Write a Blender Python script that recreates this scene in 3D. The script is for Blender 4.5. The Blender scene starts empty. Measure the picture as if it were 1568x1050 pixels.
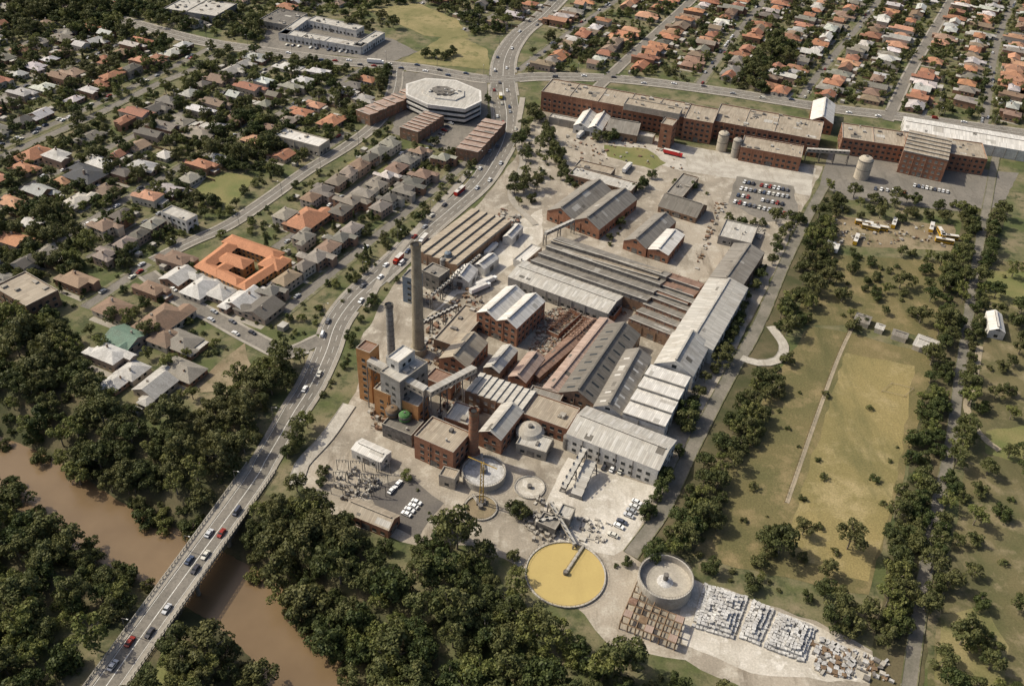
import bpy, math, random
import numpy as np
from mathutils import Vector, Matrix, geometry
random.seed(7); rng=np.random.default_rng(7)
scn=bpy.context.scene
# ---------------------------------------------------------------- camera / survey
H=290.0; F=1400.0; CX,CY=784.0,525.0
R=(Matrix.Rotation(math.radians(90-37.9),3,'X') @ Matrix.Rotation(math.radians(3.1),3,'Z'))
RT=R.transposed()
def S(u,v,z=0.0):
    """plan position (metres) of a surveyed point lying at height z"""
    d=R@Vector(((u-CX)/F,(CY-v)/F,-1.0)); t=(z-H)/d.z
    return Vector((d.x*t,d.y*t))
def proj(x,y,z):
    p=RT@(Vector((x,y,z-H))); return CX+F*p.x/-p.z, CY-F*p.y/-p.z
def hgt(base,topv):
    b=S(*base); lo,hi=0,120
    for _ in range(40):
        m=(lo+hi)/2
        if proj(b.x,b.y,m)[1]>topv: lo=m
        else: hi=m
    return lo
cam=bpy.data.cameras.new('camera'); co=bpy.data.objects.new('camera',cam); scn.collection.objects.link(co)
cam.sensor_width=36; cam.lens=F/1568*36; cam.clip_end=20000; cam.clip_start=1
co.matrix_world=Matrix.Translation((0,0,H))@R.to_4x4(); scn.camera=co
# ---------------------------------------------------------------- light
AZ=math.radians(-72); EL=math.radians(46)
sd=Vector((math.sin(AZ)*math.cos(EL),math.cos(AZ)*math.cos(EL),math.sin(EL)))
sl=bpy.data.lights.new('sun','SUN'); sl.energy=4.1; sl.angle=math.radians(0.9); sl.color=(1.0,.92,.76)
so=bpy.data.objects.new('sun',sl); so.rotation_euler=sd.to_track_quat('Z','Y').to_euler(); so.location=(0,0,500); scn.collection.objects.link(so)
w=bpy.data.worlds.new('World'); scn.world=w; w.use_nodes=True
nt=w.node_tree; bg=nt.nodes['Background']; sk=nt.nodes.new('ShaderNodeTexSky'); sk.sky_type='NISHITA'; sk.sun_disc=False
sk.sun_elevation=EL; sk.sun_rotation=AZ%(2*math.pi); sk.dust_density=4; sk.air_density=.8; nt.links.new(sk.outputs[0],bg.inputs[0]); bg.inputs[1].default_value=0.13
scn.view_settings.view_transform='Standard'; scn.view_settings.look='None'; scn.view_settings.exposure=0
# ---------------------------------------------------------------- materials
MATS={}
def nodes(name):
    m=bpy.data.materials.new(name); m.use_nodes=True; n=m.node_tree; b=n.nodes['Principled BSDF']
    b.inputs['Roughness'].default_value=.85; b.inputs['Specular IOR Level'].default_value=.25
    return m,n,b
def mixc(n,fac,a,b_,mode='MIX'):
    x=n.nodes.new('ShaderNodeMix'); x.data_type='RGBA'; x.blend_type=mode
    for i,v in ((0,fac),(6,a),(7,b_)):
        if hasattr(v,'is_output'): n.links.new(v,x.inputs[i])
        elif i==0: x.inputs[0].default_value=v
        else: x.inputs[i].default_value=(*v,1)
    return x.outputs[2]
def ramp(n,src,a,b_):
    r=n.nodes.new('ShaderNodeMapRange'); r.inputs[1].default_value=a; r.inputs[2].default_value=b_; n.links.new(src,r.inputs[0]); return r.outputs[0]
def noise(n,vec,scale,detail=4,rough=.6):
    t=n.nodes.new('ShaderNodeTexNoise'); t.inputs['Scale'].default_value=scale; t.inputs['Detail'].default_value=detail; t.inputs['Roughness'].default_value=rough
    n.links.new(vec,t.inputs['Vector']); return t.outputs['Fac']
def pos(n): return n.nodes.new('ShaderNodeNewGeometry').outputs['Position']
def patchy(name,c1,c2,s=.05,c3=None,s3=.4,lo=.4,hi=.6,rough=.9,lo3=.5,hi3=.65,c4=None,s4=.02,var=.28):
    m,n,b=nodes(name); p=pos(n)
    c=mixc(n,ramp(n,noise(n,p,s,6),lo,hi),c1,c2)
    if c3: c=mixc(n,ramp(n,noise(n,p,s3,5,.7),lo3,hi3),c,c3)
    if c4:
        # drawn-out stains / worn tracks
        mp=n.nodes.new('ShaderNodeMapping'); n.links.new(p,mp.inputs[0]); mp.inputs['Rotation'].default_value=(0,0,math.radians(26)); mp.inputs['Scale'].default_value=(1,.22,1)
        c=mixc(n,ramp(n,noise(n,mp.outputs[0],s4,7,.72),.52,.68),c,c4)
    k=n.nodes.new('ShaderNodeMapRange'); k.inputs[1].default_value=.25; k.inputs[2].default_value=.75; k.inputs[3].default_value=1-var; k.inputs[4].default_value=1+var*.9
    n.links.new(noise(n,p,1.3,5,.7),k.inputs[0])
    cc=n.nodes.new('ShaderNodeCombineXYZ'); [n.links.new(k.outputs[0],cc.inputs[i]) for i in range(3)]
    c=mixc(n,1.0,c,cc.outputs[0],'MULTIPLY')
    n.links.new(c,b.inputs['Base Color']); b.inputs['Roughness'].default_value=rough
    MATS[name]=m; return m
def roofmat(name,c,stain=(.2,.13,.08),amt=.45,sheet=.9,objcol=False,tile=False):
    m,n,b=nodes(name); uv=n.nodes.new('ShaderNodeUVMap').outputs[0]; p=pos(n)
    mp=n.nodes.new('ShaderNodeMapping'); n.links.new(uv,mp.inputs[0]); mp.inputs['Scale'].default_value=(1.3,.12,1)
    base=c
    if objcol:
        oi=n.nodes.new('ShaderNodeObjectInfo'); base=oi.outputs['Color']
    st=noise(n,mp.outputs[0],1.0,4,.7)
    col=mixc(n,ramp(n,st,.35,.9),base,stain)
    col=mixc(n,amt,base,col)
    col2=mixc(n,ramp(n,noise(n,p,.12,5,.7),.48,.72),col,stain)
    col=mixc(n,amt,col,col2)
    br=n.nodes.new('ShaderNodeTexBrick'); n.links.new(uv,br.inputs['Vector']); br.inputs['Scale'].default_value=1; br.offset=0.5 if tile else 0.0
    br.inputs['Brick Width'].default_value=.35 if tile else sheet; br.inputs['Row Height'].default_value=.4 if tile else 7.0; br.inputs['Mortar Size'].default_value=.03 if tile else .05
    br.inputs['Color1'].default_value=(.8,.8,.8,1); br.inputs['Color2'].default_value=(1.08,1.08,1.08,1); br.inputs['Mortar'].default_value=(.6,.6,.6,1)
    col=mixc(n,1.0,col,br.outputs['Color'],'MULTIPLY')
    n.links.new(col,b.inputs['Base Color']); b.inputs['Roughness'].default_value=.75 if tile else .6
    MATS[name]=m; return m
patchy('suburban_ground',(.085,.10,.036),(.21,.175,.105),.045,(.05,.062,.025),.12,.40,.64)
patchy('yard_concrete',(.36,.315,.25),(.24,.21,.165),.03,(.44,.40,.33),.11,c4=(.19,.16,.12),s4=.09)
patchy('dusty_yard',(.56,.52,.45),(.40,.365,.30),.05,(.62,.585,.52),.2,c4=(.36,.32,.26),s4=.12)
patchy('asphalt',(.175,.16,.135),(.21,.19,.16),.05,(.15,.138,.118),.3,c4=(.13,.12,.10),s4=.12)
patchy('dark_asphalt',(.11,.10,.09),(.15,.135,.115),.05)
patchy('path_gravel',(.36,.30,.21),(.27,.23,.16),.1)
patchy('concrete',(.34,.31,.26),(.27,.245,.205),.1)
patchy('verge',(.17,.16,.09),(.10,.105,.045),.1,(.24,.215,.17),.25)
patchy('pale_concrete',(.46,.43,.37),(.36,.33,.28),.15,c4=(.28,.25,.2),s4=.12)
patchy('avenue_paving',(.21,.19,.155),(.15,.14,.11),.1)
patchy('paint',(.75,.74,.69),(.6,.59,.54),.5)
patchy('dry_field',(.27,.215,.092),(.17,.148,.06),.016,(.32,.26,.13),.045,.35,.65,c4=(.13,.12,.05),s4=.03,var=.4)
patchy('green_field',(.17,.138,.062),(.115,.108,.045),.022,(.23,.18,.09),.06,.35,.65,c4=(.09,.088,.036),s4=.03,var=.4)
patchy('dry_lawn',(.27,.225,.11),(.18,.165,.07),.03,(.13,.13,.05),.1)
patchy('lawn',(.13,.145,.05),(.20,.18,.075),.04)
patchy('bare_earth',(.20,.155,.095),(.27,.22,.14),.04,(.11,.10,.05),.09)
patchy('park_grass',(.155,.13,.065),(.095,.094,.04),.03,(.23,.19,.11),.08,c4=(.09,.085,.04),s4=.04)
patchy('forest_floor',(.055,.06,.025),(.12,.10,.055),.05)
patchy('brick',(.30,.145,.085),(.24,.115,.07),.2,(.35,.19,.12),.4)
patchy('brick_orange',(.46,.24,.10),(.38,.19,.075),.2)
patchy('brick_brown',(.24,.155,.10),(.185,.12,.08),.3)
patchy('render_wall',(.48,.42,.33),(.38,.34,.27),.3)
patchy('white_wall',(.62,.60,.55),(.5,.48,.44),.3)
patchy('grey_wall',(.28,.27,.25),(.22,.21,.19),.3)
patchy('blue_steel',(.15,.19,.23),(.19,.22,.25),.3)
patchy('steel',(.19,.175,.155),(.12,.11,.10),.5)
patchy('rust',(.21,.12,.08),(.14,.085,.06),.2,(.28,.19,.14),.6)
patchy('timber',(.22,.15,.09),(.14,.095,.06),.5)
patchy('chimney_concrete',(.34,.295,.215),(.27,.23,.165),.12,c4=(.2,.165,.12),s4=.3)
patchy('bale_white',(.62,.61,.58),(.42,.405,.38),.25,(.29,.28,.26),.9)
patchy('bale_grey',(.46,.45,.43),(.30,.29,.27),.25,(.56,.55,.53),.9)
patchy('yellow_water',(.47,.36,.14),(.44,.335,.13),.05,rough=.35,var=.05,c4=(.41,.31,.12),s4=.05)
patchy('grey_sludge',(.42,.385,.32),(.34,.31,.26),.2)
patchy('bark',(.16,.135,.10),(.27,.23,.18),.5)
patchy('green_tank',(.06,.15,.05),(.09,.19,.07),.5)
patchy('crane_yellow',(.45,.29,.06),(.35,.22,.05),.5)
patchy('tyre',(.02,.02,.02),(.03,.03,.03),.5)
m,n,b=nodes('glass'); b.inputs['Base Color'].default_value=(.035,.04,.042,1); b.inputs['Roughness'].default_value=.25; MATS['glass']=m
m,n,b=nodes('river_water'); p=pos(n)
n.links.new(mixc(n,ramp(n,noise(n,p,.03,4),.35,.65),(.15,.10,.052),(.19,.13,.07)),b.inputs['Base Color']); b.inputs['Roughness'].default_value=.28; b.inputs['Specular IOR Level'].default_value=.35
bp=n.nodes.new('ShaderNodeBump'); bp.inputs['Strength'].default_value=.25; n.links.new(noise(n,p,.6,4),bp.inputs['Height']); n.links.new(bp.outputs[0],b.inputs['Normal']); MATS['river_water']=m
m,n,b=nodes('vehicle_paint'); oi=n.nodes.new('ShaderNodeObjectInfo'); n.links.new(oi.outputs['Color'],b.inputs['Base Color']); b.inputs['Roughness'].default_value=.3; MATS['vehicle_paint']=m
roofmat('roof_grey',(.27,.25,.215),(.15,.125,.095),.6)
roofmat('roof_dark',(.18,.165,.14),(.11,.095,.075),.6)
roofmat('roof_tan',(.40,.345,.265),(.23,.18,.125),.7)
roofmat('roof_pale',(.50,.48,.43),(.30,.26,.205),.55)
roofmat('roof_white',(.67,.65,.60),(.42,.37,.30),.4)
roofmat('roof_rust',(.29,.19,.14),(.15,.085,.055),.8)
roofmat('roof_pink',(.43,.33,.27),(.27,.17,.12),.7)
roofmat('roof_orange',(.54,.25,.13),(.32,.14,.07),.5,tile=True)
roofmat('roof_tile',(.3,.2,.15),(.11,.10,.075),.45,objcol=True,tile=True)
m,n,b=nodes('house_wall'); oi=n.nodes.new('ShaderNodeObjectInfo'); 
n.links.new(mixc(n,ramp(n,oi.outputs['Random'],.2,.8),(.26,.15,.095),(.50,.45,.37)),b.inputs['Base Color']); MATS['house_wall']=m
def leafmat(name,c1,c2,hi):
    m,n,b=nodes(name); p=pos(n); oi=n.nodes.new('ShaderNodeObjectInfo')
    c=mixc(n,oi.outputs['Random'],c1,c2)
    c=mixc(n,ramp(n,noise(n,p,.35,3),.38,.68),c,hi)
    c=mixc(n,ramp(n,noise(n,p,1.1,2),.52,.75),c,tuple(x*.5 for x in c1))
    c=mixc(n,ramp(n,noise(n,p,.012,2),.45,.7),c,mixc(n,.4,c,(.12,.10,.045)))
    n.links.new(c,b.inputs['Base Color']); b.inputs['Roughness'].default_value=.6; b.inputs['Specular IOR Level'].default_value=.2
    tr=n.nodes.new('ShaderNodeBsdfTranslucent'); n.links.new(c,tr.inputs[0]); mx=n.nodes.new('ShaderNodeMixShader'); mx.inputs[0].default_value=.25
    n.links.new(b.outputs[0],mx.inputs[1]); n.links.new(tr.outputs[0],mx.inputs[2]); n.links.new(mx.outputs[0],n.nodes['Material Output'].inputs[0]); MATS[name]=m
leafmat('leaf_dark',(.034,.054,.018),(.06,.08,.026),(.11,.128,.04))
leafmat('leaf_olive',(.066,.084,.028),(.105,.112,.04),(.175,.175,.065))
leafmat('leaf_yellow',(.11,.135,.035),(.155,.165,.048),(.22,.225,.075))
# ---------------------------------------------------------------- mesh builder
class MB:
    def __init__(s,mats): s.v=[];s.f=[];s.m=[];s.uv=[];s.mats=mats
    def q(s,pts,m=0):
        pts=[Vector(p) if len(p)==3 else Vector((p[0],p[1],0)) for p in pts]
        i=len(s.v); s.v+= [tuple(p) for p in pts]; s.f.append(tuple(range(i,i+len(pts)))); s.m.append(m)
        e=(pts[1]-pts[0]); L=e.length or 1; e/=L
        nn=(pts[1]-pts[0]).cross(pts[2]-pts[1])
        if nn.length<1e-9: nn=Vector((0,0,1))
        g=nn.normalized().cross(e)
        for p in pts: d=p-pts[0]; s.uv.append((d.dot(e)+L*.37,d.dot(g)+.3))
    def box(s,c,u,v,z0,z1,m=0,mt=None,bottom=False):
        c=Vector(c[:2]);u=Vector(u[:2]);v=Vector(v[:2])
        P=[c-u-v,c+u-v,c+u+v,c-u+v]
        s.prism(P,z0,z1,m,mt,bottom)
    def prism(s,P,z0,z1,m=0,mt=None,bottom=False):
        k=len(P)
        for i in range(k):
            a=P[i];b_=P[(i+1)%k]; s.q([(a[0],a[1],z0),(b_[0],b_[1],z0),(b_[0],b_[1],z1),(a[0],a[1],z1)],m)
        s.q([(p[0],p[1],z1) for p in P],m if mt is None else mt)
        if bottom: s.q([(p[0],p[1],z0) for p in reversed(P)],m)
    def beam(s,p,q,r,m=0):
        p=Vector(p);q=Vector(q);d=(q-p); 
        if d.length<1e-6: return
        a=d.orthogonal().normalized()*r; b_=d.normalized().cross(a)
        A=[p+a+b_,p-a+b_,p-a-b_,p+a-b_]; B=[x+d for x in A]
        for i in range(4): s.q([A[i],A[(i+1)%4],B[(i+1)%4],B[i]],m)
        s.q(B,m)
    def cyl(s,c,r0,r1,z0,z1,k=20,m=0,cap=True,mt=None):
        A=[(c[0]+r0*math.cos(2*math.pi*i/k),c[1]+r0*math.sin(2*math.pi*i/k),z0) for i in range(k)]
        B=[(c[0]+r1*math.cos(2*math.pi*i/k),c[1]+r1*math.sin(2*math.pi*i/k),z1) for i in range(k)]
        for i in range(k): s.q([A[i],A[(i+1)%k],B[(i+1)%k],B[i]],m)
        if cap: s.q(B,m if mt is None else mt)
    def mesh(s,name):
        me=bpy.data.meshes.new(name); me.from_pydata(s.v,[],s.f); me.polygons.foreach_set('material_index',s.m)
        l=me.uv_layers.new(name='UVMap'); l.data.foreach_set('uv',np.array(s.uv,dtype=np.float32).ravel())
        for x in s.mats: me.materials.append(MATS[x])
        me.update(); return me
    def obj(s,name): return link(name,s.mesh(name))
def link(name,me,loc=(0,0,0),rot=0,sc=1,col=None,parent=None):
    o=bpy.data.objects.new(name,me); o.location=loc; o.rotation_euler=(0,0,rot); o.scale=(sc,sc,sc) if not isinstance(sc,tuple) else sc
    if col: o.color=(*col,1)
    if parent: o.parent=parent
    scn.collection.objects.link(o); return o
# ---------------------------------------------------------------- occupancy raster
RES=2.0; OX,OY=-900.0,0.0; NX,NY=900,900
occ=np.zeros((NX,NY),bool)
gx=(np.arange(NX)+.5)*RES+OX; gy=(np.arange(NY)+.5)*RES+OY
def inpoly(px,py,P):
    r=np.zeros(np.shape(px),bool); k=len(P)
    for i in range(k):
        x1,y1=P[i][0],P[i][1]; x2,y2=P[(i+1)%k][0],P[(i+1)%k][1]
        if y1==y2: continue
        c=((y1>py)!=(y2>py))&(px<(x2-x1)*(py-y1)/(y2-y1)+x1); r^=c
    return r
def markpoly(P):
    xs=[p[0] for p in P]; ys=[p[1] for p in P]
    i0=max(0,int((min(xs)-OX)/RES)-1); i1=min(NX,int((max(xs)-OX)/RES)+2); j0=max(0,int((min(ys)-OY)/RES)-1); j1=min(NY,int((max(ys)-OY)/RES)+2)
    if i1<=i0 or j1<=j0: return
    X,Y=np.meshgrid(gx[i0:i1],gy[j0:j1],indexing='ij'); occ[i0:i1,j0:j1]|=inpoly(X,Y,P)
def markdisc(x,y,r):
    i0=max(0,int((x-r-OX)/RES)); i1=min(NX,int((x+r-OX)/RES)+1); j0=max(0,int((y-r-OY)/RES)); j1=min(NY,int((y+r-OY)/RES)+1)
    if i1<=i0 or j1<=j0: return
    X,Y=np.meshgrid(gx[i0:i1],gy[j0:j1],indexing='ij'); occ[i0:i1,j0:j1]|=((X-x)**2+(Y-y)**2<r*r)
def isocc(x,y):
    i=int((x-OX)/RES); j=int((y-OY)/RES)
    return not(0<=i<NX and 0<=j<NY) or occ[i,j]
def W(px,z=0): return [S(u,v,z) for u,v in px]
# ---------------------------------------------------------------- river + terrain
def catmull(P,step=4.0):
    P=[Vector(p) for p in P]; P=[P[0]*2-P[1]]+P+[P[-1]*2-P[-2]]; out=[]
    for i in range(1,len(P)-2):
        a,b_,c,d=P[i-1:i+3]; n=max(2,int((c-b_).length/step))
        for k in range(n):
            t=k/n; out.append(.5*((2*b_)+(c-a)*t+(2*a-5*b_+4*c-d)*t*t+(3*b_-a-3*c+d)*t**3))
    out.append(P[-2]); return out
RIV=catmull(W([(-700,380),(-350,555),(-150,655),(10,716),(90,762),(150,803),(225,840),(300,878),(360,912),(420,960),(462,1015),(490,1085),(520,1180),(650,1400)],-10),6)
rv=np.array([tuple(p) for p in RIV])
def rdist(x,y):
    x=np.asarray(x,float); y=np.asarray(y,float); d=np.full(x.shape,1e9)
    for a in rv: d=np.minimum(d,(x-a[0])**2+(y-a[1])**2)
    return np.sqrt(d)
def tz(x,y):
    d=rdist(x,y); t=np.clip((d-7.5)/26,0,1); t=t*t*(3-2*t); return -11.8*(1-t)
def axis(lo,hi,a,b_,fine,coarse):
    l=list(np.arange(a,b_,fine)); l=[lo,lo*.5+a*.5]+list(np.arange(max(lo,a-1200),a,coarse))+l+list(np.arange(b_,b_+1200,coarse))+[hi*.3+b_*.7,hi]
    return np.array(sorted(set(round(float(v),3) for v in l)))
xs=axis(-9000,9000,-420,60,4,80); ys=axis(-6000,14000,-20,460,4,80)
X,Y=np.meshgrid(xs,ys,indexing='ij'); Z=tz(X,Y); 
vv=np.stack([X.ravel(),Y.ravel(),Z.ravel()],1); ny=len(ys)
ff=[(i*ny+j,(i+1)*ny+j,(i+1)*ny+j+1,i*ny+j+1) for i in range(len(xs)-1) for j in range(ny-1)]
me=bpy.data.meshes.new('ground'); me.from_pydata(vv.tolist(),[],ff); me.materials.append(MATS['suburban_ground']); me.materials.append(MATS['forest_floor'])
cx=np.array([(xs[i]+xs[i+1])/2 for i in range(len(xs)-1) for j in range(ny-1)]); cy=np.array([(ys[j]+ys[j+1])/2 for i in range(len(xs)-1) for j in range(ny-1)])
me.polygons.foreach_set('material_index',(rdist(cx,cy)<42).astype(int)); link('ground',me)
mb=MB(['river_water'])
L=[];Rr=[]
for i,p in enumerate(RIV):
    t=(RIV[min(i+1,len(RIV)-1)]-RIV[max(i-1,0)]).normalized(); nn=Vector((-t.y,t.x)); L.append(p+nn*15); Rr.append(p-nn*15)
    markdisc(p.x,p.y,7.5)
for i in range(len(RIV)-1): mb.q([(*L[i],-10),(*Rr[i],-10),(*Rr[i+1],-10),(*L[i+1],-10)])
mb.obj('river')
# ---------------------------------------------------------------- ground zones
zc=[0.01]
def zone(name,px,mat,mark=False,world=None):
    P=world or W(px); z=zc[0]; zc[0]+=.006
    if not world:
        Q=[]
        for i in range(len(P)):
            a,b_=P[i],P[(i+1)%len(P)]; L=(b_-a).length; k=max(1,int(L/6)); nn=Vector((-(b_-a).y,(b_-a).x))/max(L,1e-6)
            for j in range(k): Q.append(a+(b_-a)*(j/k)+nn*(random.uniform(-.9,.9) if j else 0))
        P=Q
    tris=geometry.tessellate_polygon([[Vector((p[0],p[1],0)) for p in P]])
    me=bpy.data.meshes.new(name); fs=[]
    for t in tris:
        a,b_,c=[Vector((P[i][0],P[i][1])) for i in t]
        fs.append(t if (b_-a).cross(c-a)>0 else t[::-1])
    me.from_pydata([(p[0],p[1],z) for p in P],[],fs); me.materials.append(MATS[mat]); link(name,me)
    if mark: markpoly(P)
zone('mill_yard',[(462,740),(482,690),(545,600),(552,520),(600,440),(650,385),(740,305),(790,240),(825,165),(1060,225),(1260,255),(1235,310),(1160,470),(1080,640),(1005,790),(965,850),(1060,885),(1250,950),(1365,1015),(1370,1060),(1150,1060),(1050,1010),(930,985),(895,940),(800,870),(720,835),(640,835),(520,795),(475,765)],'yard_concrete',True)
zone('dusty_yard',[(870,700),(1005,745),(965,835),(940,850),(850,830),(830,790),(850,740)],'dusty_yard')
zone('loading_yard',[(790,340),(720,420),(640,500),(700,450),(740,440),(830,370),(830,320)],'dusty_yard')
zone('bale_yard',[(1040,880),(1245,955),(1350,1010),(1355,1050),(1150,1030),(1045,985)],'dusty_yard')
zone('north_yard',[(900,190),(1060,225),(1250,258),(1240,300),(1130,275),(1050,262),(960,240)],'pale_concrete')
zone('lawn',[(925,222),(990,228),(1020,250),(1000,260),(930,240)],'lawn')
zone('car_park',[(1128,270),(1215,285),(1225,335),(1170,340),(1115,310)],'asphalt',True)
zone('staff_car_park',[(560,745),(630,730),(680,770),(640,825),(585,800)],'dark_asphalt')
zone('depot_yard',[(1268,330),(1460,345),(1470,385),(1270,375)],'bare_earth',True)
zone('office_yard',[(1270,235),(1560,265),(1530,330),(1250,300)],'asphalt',True)
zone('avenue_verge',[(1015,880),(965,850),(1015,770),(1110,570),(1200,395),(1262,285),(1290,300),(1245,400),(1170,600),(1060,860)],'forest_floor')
zone('tech_field',[(1245,390),(1465,400),(1455,525),(1310,495),(1215,500)],'green_field')
zone('field',[(1060,850),(1165,620),(1210,540),(1240,500),(1300,510),(1440,545),(1410,640),(1330,910),(1180,880)],'green_field')
zone('pasture',[(1215,790),(1295,540),(1400,560),(1375,730),(1330,890),(1200,850)],'dry_field')
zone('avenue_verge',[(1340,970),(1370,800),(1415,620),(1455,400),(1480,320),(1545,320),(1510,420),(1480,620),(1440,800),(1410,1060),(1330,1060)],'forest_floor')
zone('parkland',[(1420,1045),(1455,850),(1500,560),(1525,400),(1640,400),(1700,1100),(1420,1100)],'park_grass')
zone('oval',[(1512,415),(1600,415),(1600,480),(1510,460)],'lawn')
zone('tennis_lawn',[(1510,660),(1600,650),(1600,720),(1510,695)],'lawn')
zone('bare_park',[(1440,940),(1510,930),(1545,990),(1530,1060),(1430,1040)],'dry_lawn')
zone('junction_lawn',[(612,96),(690,50),(745,75),(752,108),(700,102)],'dry_lawn',True)
zone('triangle_lawn',[(560,15),(640,5),(700,30),(720,60),(650,55)],'dry_lawn',True)
zone('park_lawn',[(300,290),(325,262),(390,270),(370,300),(345,318)],'lawn',True)
zone('playing_green',[(530,250),(560,235),(600,255),(575,270)],'lawn')
zone('cul_de_sac',[(290,600),(330,560),(375,525),(385,560),(350,600)],'bare_earth',True)
zone('commercial_lot',[(395,75),(420,25),(600,60),(640,80),(600,95),(480,82)],'asphalt',True)
zone('office_lot',[(615,110),(745,120),(750,225),(690,235),(600,205)],'asphalt',True)
zone('river_meadow',[(225,1060),(250,990),(300,985),(260,1060)],'lawn')
# ---------------------------------------------------------------- roads
RD=[]
def rdef(name,px,w,marks=None,foot=1.6,mat='asphalt',fm='concrete'):
    P=W(px); n=len(px); ws=w if isinstance(w,list) else [w]*n
    D=[];WW=[]
    Q=[P[0]*2-P[1]]+P+[P[-1]*2-P[-2]]
    for i in range(1,len(Q)-2):
        a,b_,c,d=Q[i-1:i+3]; k=max(2,int((c-b_).length/4))
        for j in range(k):
            t=j/k; D.append(.5*((2*b_)+(c-a)*t+(2*a-5*b_+4*c-d)*t*t+(3*b_-a-3*c+d)*t**3)); WW.append(ws[i-1]*(1-t)+ws[i]*t)
    D.append(P[-1]); WW.append(ws[-1]); RD.append(dict(name=name,D=D,W=WW,marks=marks,foot=foot,mat=mat,fm=fm,A=np.array([tuple(p) for p in D])))
    for p,ww in zip(D,WW): markdisc(p.x,p.y,ww/2+foot+1)
    return RD[-1]
HW=rdef('highway',[(60,1190),(120,1110),(250,928),(385,742),(405,708),(432,662),(452,628),(476,590),(499,540),(514,497),(540,460),(575,427),(612,393),(650,354),(692,318),(732,282),(757,245),(772,212),(776,180),(772,150),(770,120),(775,85),(797,52),(830,25),(870,-15),(920,-60)],[9,9,9,9,9.5,10,11,11.5,12,12.5,13,14,14,14,14.5,15,16,18,20,21,20,18,16,15,15,15],'four',1.8)
HR=rdef('arterial_road',[(180,30),(300,62),(400,78),(520,94),(640,105),(745,122),(830,118),(950,122),(1100,140),(1260,165),(1400,182),(1568,205),(1750,232)],14,'four',2)
YR=rdef('side_road',[(608,106),(603,140),(580,185),(535,222),(470,262),(410,305),(350,345),(290,372),(235,400)],[9,9,8.5,8,8,8,8,7,7],'two',1.4)
R4=rdef('residential_street',[(225,420),(270,455),(330,487),(390,520),(440,540),(492,520)],7.5,None)
R5=rdef('residential_street',[(340,78),(300,105),(240,130),(150,175),(60,215),(-40,260)],7,None,1.2,'asphalt','verge')
AV=rdef('avenue',[(965,850),(1015,780),(1058,690),(1112,585),(1160,500),(1203,400),(1240,325),(1262,285)],6,None,.4,'avenue_paving','verge')
A2=rdef('park_road',[(1390,1060),(1405,955),(1428,810),(1452,700),(1472,560),(1495,400),(1512,310),(1522,255),(1530,215)],5,None,.4,'avenue_paving','verge')
R6=rdef('residential_street',[(915,135),(960,92),(1015,42),(1060,0),(1100,-40)],7,None)
R7=rdef('residential_street',[(1358,185),(1375,150),(1395,108),(1440,30),(1475,-30)],7,None)
R8=rdef('park_track',[(1500,530),(1490,590),(1480,625),(1500,665),(1530,690)],3.5,None,.1,'path_gravel')
R9=rdef('driveway',[(1180,500),(1200,530),(1190,552),(1160,556),(1135,548)],5,None,.2,'pale_concrete')
R10=rdef('mill_road',[(455,742),(462,712),(500,670),(535,620)],6,None,.3,'pale_concrete')
R11=rdef('estate_road',[(560,470),(600,400),(640,350),(690,295),(720,262)],4,None,.2,'concrete')
R12=rdef('slip_road',[(800,150),(792,210),(800,250),(782,300),(820,345)],4,None,.2,'concrete')
for i in range(30):
    q=S(400,716).lerp(S(120,1110),i/29); markdisc(q.x,q.y,10.5)
for k,r in enumerate(RD):
    mb=MB([r['mat'],r['fm'],'paint']); D=r['D'];z=.26+.007*k; N=[]
    for i in range(len(D)):
        t=(D[min(i+1,len(D)-1)]-D[max(i-1,0)]).normalized(); N.append(Vector((-t.y,t.x)))
    r['N']=N; r['z']=z
    oth=[o for o in RD if o is not r]
    for i in range(len(D)-1):
        a,b_=D[i],D[i+1];na,nb=N[i],N[i+1];wa,wb=r['W'][i]/2,r['W'][i+1]/2
        mb.q([(*(a-na*wa),z),(*(b_-nb*wb),z),(*(b_+nb*wb),z),(*(a+na*wa),z)],0)
        if r['foot']>.15:
            for s in (-1,1):
                mid=(a+b_)/2+s*(na)*(wa+r['foot']/2); ok=True
                for o in oth:
                    if (np.hypot(o['A'][:,0]-mid.x,o['A'][:,1]-mid.y)<np.array(o['W'])/2+2.2).any(): ok=False;break
                if ok:
                    mb.q([(*(a+s*na*wa),z),(*(b_+s*nb*wb),z),(*(b_+s*nb*wb),z+.13),(*(a+s*na*wa),z+.13)],1)
                    mb.q([(*(a+s*na*wa),z+.13),(*(b_+s*nb*wb),z+.13),(*(b_+s*nb*(wb+r['foot'])),z+.13),(*(a+s*na*(wa+r['foot'])),z+.13)],1)
        if r['marks']:
            offs=[(0,1,.1)] if r['marks']=='two' else [(0,1,.13),(-wa*.5,0,.08),(wa*.5,0,.08),(-wa+.4,1,.07),(wa-.4,1,.07)]
            if r is HW and wa<5.4: offs=[(0,1,.13),(-wa+.4,1,.08),(wa-.4,1,.08)]
            for of,solid,hw in offs:
                if solid or i%2==0:
                    sa=of; sb=of*(wb/wa)
                    mb.q([(*(a+na*(sa-hw)),z+.006),(*(b_+nb*(sb-hw)),z+.006),(*(b_+nb*(sb+hw)),z+.006),(*(a+na*(sa+hw)),z+.006)],2)
    mb.obj(r['name'])
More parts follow.
